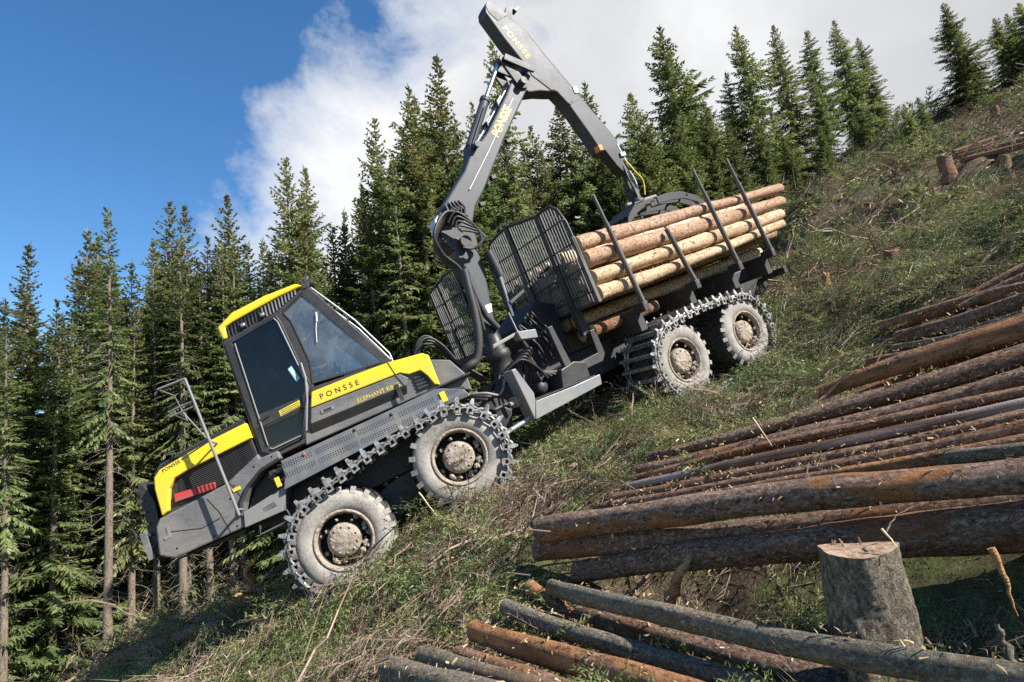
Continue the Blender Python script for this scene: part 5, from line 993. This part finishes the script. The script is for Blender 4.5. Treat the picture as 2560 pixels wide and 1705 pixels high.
# ------------------------------------------------------------------ spruce trees
def spruce_meshes(idx, H, Rm, hb, dens, droop, seed, thin=1.0, leaf='needles'):
    """trunk, needle crown and dead lower branches of one spruce, base at the origin"""
    g = np.random.default_rng(seed); tv = []; tf = []; sides = 8; n = 22; r0 = .0095 * H + .02
    bx, by = g.uniform(0, 6.28, 2)
    def axis(h): return np.array([.012 * H * math.sin(h / H * 2.2 + bx) * h / H, .012 * H * math.sin(h / H * 2.6 + by) * h / H])
    a0 = axis(0)
    for i in range(n + 1):
        h = H * (i / n); r = r0 * (1 - i / n) ** .85 + .006 + (.35 * r0 * math.exp(-h / .35)); c = axis(h) - a0
        for k in range(sides):
            t = 2 * math.pi * k / sides; rr = r * (1 + g.uniform(-.05, .05)); tv.append((c[0] + rr * math.cos(t), c[1] + rr * math.sin(t), h - (.3 if i == 0 else 0)))
    for i in range(n):
        for k in range(sides): tf.append((i*sides + k, i*sides + (k+1) % sides, (i+1)*sides + (k+1) % sides, (i+1)*sides + k))
    V = []; T = []; tint = []; nv = 0
    BV = []; BT = []
    def tri(p, d, side, ln, wd, tn):      # a slim needle spray
        nonlocal nv
        V.extend((p - side * wd * .35, p + side * wd * .35, p + d * ln * .55 + side * wd * .5, p + d * ln, p + d * ln * .5 - side * wd * .5))
        T.extend(((nv, nv+1, nv+2), (nv, nv+2, nv+4), (nv+4, nv+2, nv+3))); tint.extend([tn] * 5); nv += 5
    def limb(p, q, r, arr_v, arr_t):
        d = nrm(q - p); a, b = perp(d); m_ = len(arr_v)
        for k in range(3):
            t = 2.094 * k; o = a * math.cos(t) + b * math.sin(t); arr_v.append(p + o * r); arr_v.append(q + o * r * .35)
        for k in range(3):
            i0, i1 = m_ + 2*k, m_ + 2*((k+1) % 3); arr_t.append((i0, i1, i1 + 1)); arr_t.append((i0, i1 + 1, i0 + 1))
    h = hb * H
    while h < H * .995:
        t = (h - hb * H) / (H * (1 - hb)); R_ = Rm * ((1 - t) ** .78) * (.55 + .45 * min(1, t / .12)) + .10
        nb = int(g.integers(5, 8)) if t < .9 else 4; off = g.uniform(0, 6.28); c = axis(h) - a0
        for b in range(nb):
            if g.random() > dens: continue
            az = off + 6.283 * b / nb + g.normal(0, .25); L = R_ * g.uniform(.60, 1.2) * (1 + .22 * math.sin(az + bx + h * .9) + .12 * math.sin(2 * az + by - h * 1.7))
            el = math.radians(np.interp(t, [0, .35, .8, 1], [-24 * droop, -10 * droop, 18, 52]) + g.normal(0, 7))
            d = np.array([math.cos(az) * math.cos(el), math.sin(az) * math.cos(el), math.sin(el)]); p0 = np.array([c[0], c[1], h + g.uniform(-.1, .1)])
            ns = max(3, int(L / .115)); lat = np.array([-math.sin(az), math.cos(az), 0]); bt = g.normal(.45, .13); prev = p0
            for s in range(1, ns + 1):
                u = s / ns; sag = -.20 * L * droop * (u ** 1.6) * (1 - t) + .10 * L * u ** 3
                p = p0 + d * L * u + np.array([0, 0, sag]) + g.normal(0, .014, 3)
                if s % 3 == 0 or s == ns: limb(prev, p, .014 * (1 - u) + .004, BV, BT); prev = p
                if u < .14 and t < .75: continue
                w = (1 - .55 * u) * min(L, 1.5) * .36 + .07
                for sd in (-1, 1):
                    for q in range(2):
                        dd = nrm(d * g.uniform(.45, .95) + lat * sd * g.uniform(.45, 1.0) + np.array([0, 0, -.40 * droop * (1 - t) + g.normal(0, .20)]))
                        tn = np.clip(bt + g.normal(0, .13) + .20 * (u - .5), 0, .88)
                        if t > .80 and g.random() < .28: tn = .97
                        tri(p, dd, nrm(np.cross(dd, (g.normal(0, .4), g.normal(0, .4), 1))), w * g.uniform(.55, 1.05), .066 * thin * g.uniform(.8, 1.35), tn)
                if g.random() < .75 * (1 - t):                    # hanging twigs
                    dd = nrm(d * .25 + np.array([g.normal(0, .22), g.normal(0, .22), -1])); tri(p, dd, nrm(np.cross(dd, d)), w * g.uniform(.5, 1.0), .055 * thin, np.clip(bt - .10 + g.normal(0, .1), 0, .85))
        h += (.19 + .16 * (1 - t)) * g.uniform(.8, 1.2) * H / 16
    p = np.array([*(axis(H) - a0), H])
    for k in range(10):
        dd = nrm(np.array([g.normal(0, .35), g.normal(0, .35), 1])); tri(p - np.array([0, 0, .05 * k]), dd, nrm(np.cross(dd, (1, .2, 0))), .30, .04, .5)
    DV = []; DT = []; h = .06 * H
    while h < (hb + .22) * H:
        c = axis(h) - a0
        for b in range(int(g.integers(2, 5))):
            az = g.uniform(0, 6.28); L = g.uniform(.4, 1.25) * min(1.2, Rm * .8); p = np.array([c[0], c[1], h]); d = np.array([math.cos(az), math.sin(az), g.normal(-.22, .16)])
            for s in range(3):
                q = p + nrm(d) * L / 3; limb(p, q, .013 - .0035 * s, DV, DT)
                for _ in range(2):
                    e = nrm(d + g.normal(0, .7, 3)); limb(p + (q - p) * g.random(), p + (q - p) * .5 + e * g.uniform(.1, .35), .005, DV, DT)
                p = q; d = d + np.array([g.normal(0, .15), g.normal(0, .15), -.10])
        h += .30 * g.uniform(.6, 1.4)
    tr = np_mesh('trunk', tv, quads=tf, mats=[M['trunk']], smooth=True)
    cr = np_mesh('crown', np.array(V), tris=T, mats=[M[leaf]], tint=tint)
    nb_ = len(BV); V2 = np.array(BV + DV); T2 = BT + [tuple(i + nb_ for i in t) for t in DT]
    br = np_mesh('branches', V2, tris=T2, mats=[M['deadtwig']], tint=g.uniform(0, 1, len(V2)))
    return H, tr, cr, br
PROTO = [spruce_meshes(0, 16, 2.1, .12, .97, 1.0, 1), spruce_meshes(1, 16, 1.8, .25, .95, 1.1, 2), spruce_meshes(2, 16, 2.4, .06, .98, .9, 3), spruce_meshes(3, 16, 1.5, .38, .9, 1.2, 4),
         spruce_meshes(4, 16, 2.0, .20, .95, .8, 5), spruce_meshes(5, 16, 2.5, .16, .94, 1.1, 6), spruce_meshes(6, 16, 1.15, .52, .8, 1.3, 8), spruce_meshes(7, 7, 1.5, .03, .97, .5, 9, thin=.8), spruce_meshes(8, 12, 2.3, .10, .97, .5, 10, leaf='needles_light')]
def tree(px, py, d, proto, wid, label, group=None, base=None, name='spruce_tree'):
    """a spruce whose top shows at pixel (px, py) at depth d and whose foot stands on the ground"""
    top = at(px, py, d); z0 = float(gz(top[0], top[1], False)) if base is None else base; H0, tr, cr, br = PROTO[proto]; H = max(top[2] - z0 + .1, 2.5); s = H / H0
    e = thing(name, (top[0], top[1], z0 - .1), label, 'tree', group); ang = random.uniform(0, 6.28)
    for n_, me_ in (('trunk', tr), ('crown', cr), ('branches', br)):
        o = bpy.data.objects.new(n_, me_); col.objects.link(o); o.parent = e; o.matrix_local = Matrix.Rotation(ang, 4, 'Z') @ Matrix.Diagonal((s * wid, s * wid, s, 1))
        if n_ == 'branches': o['kind'] = 'stuff'
    return e
K = 2560 / 2354
# tops on the skyline, left to right (pixels of the 2354-wide view), depth, kind, width
TOPS = [(2, 690, 19, 2, 1.0), (50, 565, 18.5, 0, 1.0), (118, 690, 22, 4, 1.0), (185, 537, 20, 4, 1.1), (249, 480, 16.5, 6, 1.0), (300, 610, 23, 0, .9), (347, 560, 21.5, 0, 1.0), (380, 460, 23, 1, 1.0), (417, 478, 22.5, 0, .95), (465, 545, 22, 4, 1.0), (525, 447, 22.5, 0, 1.05),
 (598, 560, 25, 1, 1.0), (655, 375, 22, 5, 1.0), (712, 388, 23, 0, 1.0), (785, 490, 27, 1, .8), (822, 430, 25, 4, .8), (868, 285, 23.5, 5, 1.0), (935, 197, 24, 4, 1.0), (990, 130, 24.5, 0, 1.1), (1040, 300, 27, 1, 1.0), (1078, 235, 28, 4, .9), (1140, 100, 27, 3, 1.0),
 (1190, 335, 30, 0, 1.1), (1225, 300, 31, 4, 1.0), (1272, 245, 29, 0, 1.1), (1345, 188, 29, 4, .95), (1385, 330, 32, 0, 1.1), (1442, 215, 31, 0, 1.1), (1480, 320, 34, 2, 1.0), (1521, 58, 33, 4, 1.15), (1570, 190, 34, 0, 1.1), (1628, 250, 33, 2, 1.1), (1662, 170, 36, 1, .95), (1695, 58, 36, 4, 1.05), (1772, 65, 37, 0, 1.0), (1848, 78, 38, 1, 1.15), (1910, 50, 39, 0, 1.05), (1945, 150, 41, 4, 1.1), (1968, 92, 40, 5, .95), (2008, 190, 41, 4, 1.0),
 (2168, 12, 33, 2, 1.0), (2205, 95, 35, 0, 1.1), (2283, 45, 33, 2, 1.1), (2318, 30, 34, 0, 1.1), (2345, 5, 33, 2, 1.2), (2372, 30, 32, 2, 1.2)]
def ordn(i):
    w = ['first', 'second', 'third', 'fourth', 'fifth', 'sixth', 'seventh', 'eighth', 'ninth', 'tenth', 'eleventh', 'twelfth', 'thirteenth', 'fourteenth', 'fifteenth', 'sixteenth', 'seventeenth', 'eighteenth', 'nineteenth', 'twentieth', 'twenty-first', 'twenty-second']
    return w[i]
sect = {}
for i, (x, y, d, pr, wd) in enumerate(TOPS):
    sc_ = ('the left stand', 'left of the cab') if x < 560 else (('the middle stand', 'behind cab and crane') if x < 1160 else (('the right stand', 'behind the load') if x < 2100 else ('the ridge group', 'at the upper right')))
    k = sect.get(sc_[0], 0); sect[sc_[0]] = k + 1
    lb = 'slender spruce with a long bare trunk, foremost at the left' if x == 249 else ordn(k) + ' spruce top from the left in ' + sc_[0] + ' ' + sc_[1]
    tree(x * K, y * K, d, pr, wd * (.88 if x < 1160 else (1.22 if x < 2100 else 1.55)), lb, 'spruces on the skyline')
for x, y, lb in ((2080, 255, 'small young spruce on the ridge, left of a pair'), (2117, 248, 'small young spruce on the ridge, right of a pair')): tree(x * K, y * K, 30, 7, 1.0, lb, 'young spruces on the ridge', name='young_spruce')
for k, (x, y, d) in enumerate(((1402, 330, 27), (1480, 262, 28), (1560, 268, 29), (1612, 240, 30), (1668, 285, 30), (1735, 280, 32), (1800, 300, 33), (1880, 290, 34), (1960, 260, 35))):
    tree(x * K, y * K, d, 8, random.uniform(.9, 1.15), ordn(k) + ' pale green young spruce from the left in front of the right stand', 'pale young spruces behind the load', name='young_spruce')
for k, (x, dy, d, pr) in enumerate(((-20, 60, 17, 2), (85, 70, 19.5, 0), (140, 80, 18, 2), (215, 110, 21, 3), (275, 90, 22, 3), (330, 90, 21.5, 6), (400, 120, 22.5, 3), (440, 90, 24, 4), (490, 60, 23, 3), (560, 60, 24, 3), (620, 90, 21.5, 0), (690, 110, 21, 2), (750, 80, 23, 5), (800, 60, 24, 0), (845, 80, 22.5, 2), (900, 110, 23, 5), (960, 130, 23, 2), (1010, 90, 25, 0), (1060, 120, 24, 5), (1110, 130, 26, 2), (1160, 120, 27, 0), (1210, 110, 27, 5), (1250, 80, 28, 2), (1310, 80, 28, 0), (1365, 60, 28, 2), (1420, 90, 29, 5))):
    tree(x * K, (np.interp(x, [q[0] for q in TOPS], [q[1] for q in TOPS]) + dy) * K, d, pr, random.uniform(.95, 1.2), ('full low-branched spruce in the second row, ' + ordn(k) + ' from the left') if k < 22 else 'full low-branched spruce in the second row behind the headboard and stakes', 'second row of full spruces')
# deeper trees, their tops below the skyline
tx = [t[0] for t in TOPS]; ty = [t[1] for t in TOPS]
for i in range(64):
    x = random.uniform(-60, 2040); sky_y = np.interp(x, tx, ty); d = (18 + 6 * random.random() if x < 600 else 24 + 8 * random.random()) + random.uniform(0, 9) + max(0, x - 900) * .008
    y = sky_y + random.uniform(60, 260) + (40 if x > 1400 else 0)
    tree(x * K, y * K, d, random.choice([0, 1, 3, 3, 4, 6, 0, 2]), random.uniform(.9, 1.2), 'spruce standing deeper in the stand, its top below the skyline', 'spruces deeper in the stand')
for i, (x, d) in enumerate(((30, 16), (155, 18.5), (262, 21), (285, 22.5), (315, 20.5), (300, 19), (350, 20), (375, 22), (392, 21), (418, 20.2), (448, 22.5), (480, 21.2), (515, 20.6), (550, 22), (405, 19.5), (430, 21), (465, 20), (500, 22), (535, 21), (570, 23), (905, 22), (935, 24), (640, 24), (700, 25), (760, 25), (1000, 25))):
    tree(x * K, np.interp(x, tx, ty) * K + random.uniform(90, 170), d, random.choice([3, 6, 6]), 1.0, 'thin spruce with a bare lower trunk at the edge of the stand', 'thin spruces along the stand edge')
# ------------------------------------------------------------------ slash, twigs and chips on the ground (uncountable)
def sprig(seed, L=.55, n=9, green=True, fine=1.0):
    """a cut spruce sprig lying along +X: stem, side twigs, needles as slim sprays"""
    g = np.random.default_rng(seed); V = []; T = []; tn = []; nv = 0
    def add3(a, b, c, t):
        nonlocal nv
        V.extend((a, b, c)); T.append((nv, nv+1, nv+2)); tn.extend([t] * 3); nv += 3
    def strip(p, q, w, t):
        d = q - p; s = nrm(np.cross(d, g.normal(0, 1, 3))) * w; add3(p - s, p + s, q, t); s2 = nrm(np.cross(d, s)) * w; add3(p - s2, p + s2, q, t)
    p = np.zeros(3); d = np.array([1., 0, .12]); st = [p]
    for i in range(n): p = p + nrm(d) * L / n; d = d + g.normal(0, .10, 3) + np.array([0, 0, -.03]); st.append(p)
    strip(st[0], st[n // 2], .007, .95 if green else .5); strip(st[n // 2], st[-1], .005, .9 if green else .6)
    base = g.uniform(.25, .75)
    for i in range(1, n + 1):
        u = i / n
        for sd in (-1, 1):
            l = L * (.50 - .36 * u) * g.uniform(.6, 1.2); e = nrm(np.array([g.uniform(.5, .9), sd * g.uniform(.5, 1.0), g.normal(.12, .22)])); q = st[i] + e * l
            if not green:
                strip(st[i], q, .0035, np.clip(base + g.normal(0, .2), 0, 1)); continue
            m_ = max(3, int(l / (.026 * fine))); t = np.clip(base + g.normal(0, .14), 0, .95)
            for k in range(m_):
                c = st[i] + (q - st[i]) * (k + .3) / m_
                for s2 in (-1, 1):
                    f = nrm(e + nrm(np.cross(e, g.normal(0, 1, 3))) * g.uniform(.5, 1.0)); w = nrm(np.cross(f, g.normal(0, 1, 3))) * .0052 * fine; add3(c - w, c + w, c + f * .036 * g.uniform(.7, 1.3) * fine, np.clip(t + g.normal(0, .1), 0, 1))
    return np.array(V), np.array(T), np.array(tn)
def scatter(name, protos, pts, scales, mat_, label, seed, tilt=.35, lift=.02, align_up=0.0):
    g = np.random.default_rng(seed); Vs, Ts, tn = [], [], []; base = 0
    n = len(pts); pick = g.integers(0, len(protos), n)
    e = .15; gxx = (gz(pts[:, 0] + e, pts[:, 1]) - gz(pts[:, 0] - e, pts[:, 1])) / (2 * e); gyy = (gz(pts[:, 0], pts[:, 1] + e) - gz(pts[:, 0], pts[:, 1] - e)) / (2 * e)
    N = np.stack([-gxx, -gyy, np.ones(n)], 1) + g.normal(0, tilt, (n, 3)) + np.array([0, 0, align_up]); N /= np.linalg.norm(N, axis=1, keepdims=True)
    A = g.normal(0, 1, (n, 3)); X = A - N * (A * N).sum(1, keepdims=True); X /= np.linalg.norm(X, axis=1, keepdims=True); Y = np.cross(N, X)
    for k, (v, t, c) in enumerate(protos):
        idx = np.where(pick == k)[0]
        if not len(idx): continue
        s = scales[idx][:, None, None]
        W = (v[None, :, 0:1] * X[idx][:, None] + v[None, :, 1:2] * Y[idx][:, None] + v[None, :, 2:3] * N[idx][:, None]) * s + pts[idx][:, None] + N[idx][:, None] * lift
        Vs.append(W.reshape(-1, 3)); Ts.append((t[None] + (np.arange(len(idx)) * len(v))[:, None, None] + base).reshape(-1, 3)); base += W.shape[0] * W.shape[1]
        tn.append(np.clip(c[None] + g.normal(0, .16, (len(idx), 1)), 0, 1).ravel())
    o = bpy.data.objects.new(name, np_mesh(name, np.concatenate(Vs), tris=np.concatenate(Ts), mats=[mat_], tint=np.concatenate(tn))); col.objects.link(o)
    return tag(o, label, None, None, 'stuff')
def inview(x, y, z, m=60):
    P_ = np.stack([x, y, z], 1); d = P_ @ C_F; px = CX + FOC * (P_ @ C_R) / np.maximum(d, .01); py = CY - FOC * (P_ @ C_U) / np.maximum(d, .01)
    return (d > .8) & (px > -m * 3) & (px < 2560 + m * 6) & (py > -m) & (py < 1705 + m * 6)
def ground_points(n, dmin, dmax, seed, clump=.0, cl_f=.8, thr=0., marg=.17):
    g = np.random.default_rng(seed); out = []; tot = 0
    while tot < n:
        dd = dmin + (dmax - dmin) * g.random(6000) ** .8; px = g.uniform(-250, 2900, 6000); az = np.arctan((px - CX) / FOC); x = dd * np.tan(az); y = dd * 1.0
        z = gz(x, y); ok = inview(x, y, z)
        if clump: 
            w = np.sin(x * cl_f * 2.1 + 1.3 * np.sin(y * cl_f * 1.7 + .5)) + np.sin(y * cl_f * 2.6 + 1.1 * np.sin(x * cl_f * 1.4 + 2)); ok &= (w + g.normal(0, .6, 6000)) * clump > thr
        p = np.stack([x, y, z], 1)[ok]
        for i_, (a_, b_, r_) in enumerate(LOGSEG):
            ab = b_ - a_; tt = np.clip(((p - a_) @ ab) / (ab @ ab), 0, 1); p = p[np.linalg.norm(p - a_ - tt[:, None] * ab, axis=1) > r_ + (marg if i_ >= N_PILE else max(marg, .34))]
        for hx, hy, ha, hs_ in HOLLOW: p = p[(np.hypot(p[:, 0] - hx, p[:, 1] - hy) > hs_ * 1.15) | (g.random(len(p)) < 1.1)]
        out.append(p); tot += len(p)
        if len(out) > 400: break
    return np.concatenate(out)[:n]
GP = [sprig(100 + k, L=.62, n=9, fine=1.05) for k in range(8)]; GF = [sprig(150 + k, L=.6, n=6, fine=2.3) for k in range(5)]
BP = [sprig(200 + k, L=.6, n=8, green=False) for k in range(8)]
pn = ground_points(3300, 2.2, 12.5, 1, 1., .8, -.2); scatter('green_slash', GP, pn, rng.uniform(.6, 1.7, len(pn)) * np.interp(pn[:, 1], [2, 4, 6.5], [.4, .7, 1.0]), M['slash_green'], 'fresh green spruce branches strewn over the slope around the machine and logs', 21, .22, .03)
pf = ground_points(4200, 12, 48, 2, 1., .35, -.1, marg=.5); scatter('hillside_slash', GF, pf, rng.uniform(.9, 2.7, len(pf)), M['slash_green'], 'green spruce slash covering the far upper hillside', 22, .25, .05)
pb = ground_points(6200, 2.2, 13, 3, -1., .8, -.6); scatter('dry_twigs', BP, pb, rng.uniform(.5, 1.6, len(pb)) * np.interp(pb[:, 1], [2, 4.5, 6.5], [.3, .6, 1.0]), M['slash_brown'], 'dry brown twigs tangled over the slope', 23, .35, .03)
pb = ground_points(6000, 12, 45, 4, -1., .35, -.4); scatter('hillside_twigs', BP, pb, rng.uniform(1.0, 2.8, len(pb)), M['slash_brown'], 'dry brown twigs on the far upper hillside', 24, .4, .05)
LP = []
for k in range(6):                                    # long bare boughs with stubby side twigs
    g_ = np.random.default_rng(300 + k); V_, T_, c_ = sprig(310 + k, L=1.5, n=9, green=False); st = np.linspace(0, 1, 7)[:, None] * np.array([[1.45, g_.normal(0, .12), g_.normal(.06, .06)]]) + np.concatenate([np.zeros((1, 3)), g_.normal(0, .03, (6, 3))])
    mb = MB(); mb.tube(st, list(np.linspace(.020, .007, 7)), 5); F_ = [f for f in mb.f if len(f) == 4]; T2 = [(f[0], f[1], f[2]) for f in F_] + [(f[0], f[2], f[3]) for f in F_]
    LP.append((np.concatenate([V_, np.array(mb.v)]), np.concatenate([T_, np.array(T2) + len(V_)]), np.concatenate([c_, np.full(len(mb.v), g_.uniform(.3, .9))])))
pl = ground_points(800, 4.0, 13, 7, 0, marg=.35); scatter('bare_boughs', LP, pl, rng.uniform(.35, 1.1, len(pl)), M['slash_brown'], 'bare limbed boughs lying criss-cross in the slash', 27, .22, .06)
pl = ground_points(1000, 12.5, 42, 8, 0, marg=.6); scatter('hillside_boughs', LP, pl, rng.uniform(.8, 2.3, len(pl)), M['slash_brown'], 'bare boughs lying across the far hillside', 28, .2, .12)
BG = [sprig(400 + k, L=1.25, n=13, fine=1.25) for k in range(5)]
pl = ground_points(500, 4.6, 13, 9, 1., .8, -.5, marg=.45); scatter('green_boughs', BG, pl, rng.uniform(.7, 1.3, len(pl)), M['slash_green'], 'large fresh spruce boughs heaped on the slope', 29, .18, .07)
def heaps(n, d0, d1, seed, per, spread, hgt, marg):
    g = np.random.default_rng(seed); c = ground_points(n, d0, d1, seed, 0, marg=marg); k = np.interp(c[:, 1], [5, 13, 40], [.8, 1.3, 2.2])
    p = np.repeat(c, per, 0); kk = np.repeat(k, per); dx = g.normal(0, 1, (len(p), 2)) * spread * kk[:, None]; p[:, :2] += dx; p[:, 2] = gz(p[:, 0], p[:, 1]) + hgt * kk * g.random(len(p)) * np.exp(-(dx ** 2).sum(1) / (2 * (spread * kk) ** 2)); return p, kk
hp, hk = heaps(46, 5.5, 15, 61, 9, .30, .34, .7); scatter('brush_heaps', BG, hp, rng.uniform(.5, .95, len(hp)) * hk, M['slash_green'], 'heaped green brush piles on the logged slope', 31, .38, .04)
hp, hk = heaps(46, 5.5, 15, 61, 7, .36, .34, .7); scatter('stick_heaps', LP, hp, rng.uniform(.3, .8, len(hp)) * hk, M['slash_brown'], 'brown sticks heaped in the brush piles', 32, .32, .06)
hp, hk = heaps(110, 15, 42, 62, 7, .34, .40, 1.5); scatter('hillside_brush_heaps', GF, hp, rng.uniform(.9, 1.6, len(hp)) * hk, M['slash_green'], 'heaped brush piles on the far hillside', 33, .4, .05)
hp, hk = heaps(110, 15, 42, 62, 5, .40, .40, 1.5); scatter('hillside_stick_heaps', LP, hp, rng.uniform(.35, .8, len(hp)) * hk, M['slash_brown'], 'pale sticks heaped on the far hillside', 34, .5, .08)
def chip(seed):
    g = np.random.default_rng(seed); v = np.array([[-.05, -.012, 0], [.05, -.01, .004], [.045, .014, .0], [-.04, .012, .006], [0, 0, .014]]) * g.uniform(.6, 1.3, (1, 3)) + g.normal(0, .004, (5, 3))
    t = np.array([(0, 1, 4), (1, 2, 4), (2, 3, 4), (3, 0, 4)]); return v, t, np.full(5, g.uniform(.1, .9))
CP_ = [chip(k) for k in range(8)]
pc = ground_points(6500, 2.2, 24, 5, 0); scatter('bark_chips', CP_, pc, rng.uniform(.4, 1.9, len(pc)) * np.interp(pc[:, 1], [4, 10, 24], [.7, 1.2, 2.4]), M['chips'], 'bark flakes and wood chips scattered in the slash', 25, .6, .05)
g_ = np.random.default_rng(55); pts_, nrm_ = [], []
for a_, b_, r_ in LOGSEG:                              # flakes and needles caught on the logs' upper sides
    L_ = np.linalg.norm(b_ - a_)
    if depth(a_) > 9.8 or r_ < .045 or r_ > .25: continue
    n_ = int(L_ * 26); x_ = nrm(b_ - a_); y_ = nrm(np.cross((0, 0, 1), x_)); z_ = np.cross(x_, y_)
    th = g_.uniform(.2, math.pi - .2, n_); tt = g_.random(n_)
    off = np.cos(th)[:, None] * y_ + np.sin(th)[:, None] * z_; pts_.append(a_ + tt[:, None] * (b_ - a_) + off * r_ * (.97 + .02 * g_.random(n_))[:, None])
pts_ = np.concatenate(pts_); scatter('log_litter', CP_, pts_, g_.uniform(.15, .55, len(pts_)), M['chips'], 'bark flakes, needles and chips caught on the felled logs', 30, .9, .003)
# grass and moss tufts
def tuft(seed):
    g = np.random.default_rng(seed); V = []; T = []; tn = []; n = 0
    for k in range(16):
        a = g.uniform(0, 6.28); p = g.normal(0, .05, 3) * np.array([1, 1, 0]); d = nrm(np.array([math.cos(a) * .5, math.sin(a) * .5, 1]) + g.normal(0, .2, 3)); l = g.uniform(.06, .20); s = np.array([-math.sin(a), math.cos(a), 0]) * .004
        m_ = p + d * l * .6; q = p + d * l + np.array([math.cos(a), math.sin(a), -.6]) * l * .3; V.extend((p - s, p + s, m_ + s, m_ - s, q)); T.extend(((n, n+1, n+2), (n, n+2, n+3), (n+3, n+2, n+4))); tn.extend([g.uniform(.4, 1)] * 5); n += 5
    return np.array(V), np.array(T), np.array(tn)
pt_ = ground_points(500, 2.2, 11, 6, 1., .6, .2); scatter('grass_tufts', [tuft(k) for k in range(6)], pt_, rng.uniform(.6, 1.4, len(pt_)), M['slash_green'], 'thin grass blades growing through the slash', 26, .15, .0, 1.0)


hl = np.concatenate([np.stack([rng.normal(hx, hs_ * .9, 70), rng.normal(hy, hs_ * .9, 70), np.zeros(70)], 1) for hx, hy, ha, hs_ in HOLLOW]); hl[:, 2] = gz(hl[:, 0], hl[:, 1])
scatter('hollow_twigs', BP, hl, rng.uniform(.25, .6, len(hl)), M['slash_brown'], 'dead twigs lying in the shaded hollow beside the stump', 35, .2, .02)
scatter('hollow_greenery', GP, hl + rng.normal(0, .12, hl.shape) * np.array([1, 1, .05]), rng.uniform(.25, .55, len(hl)), M['slash_green'], 'low green sprigs in the shaded hollow beside the stump', 36, .3, .03)
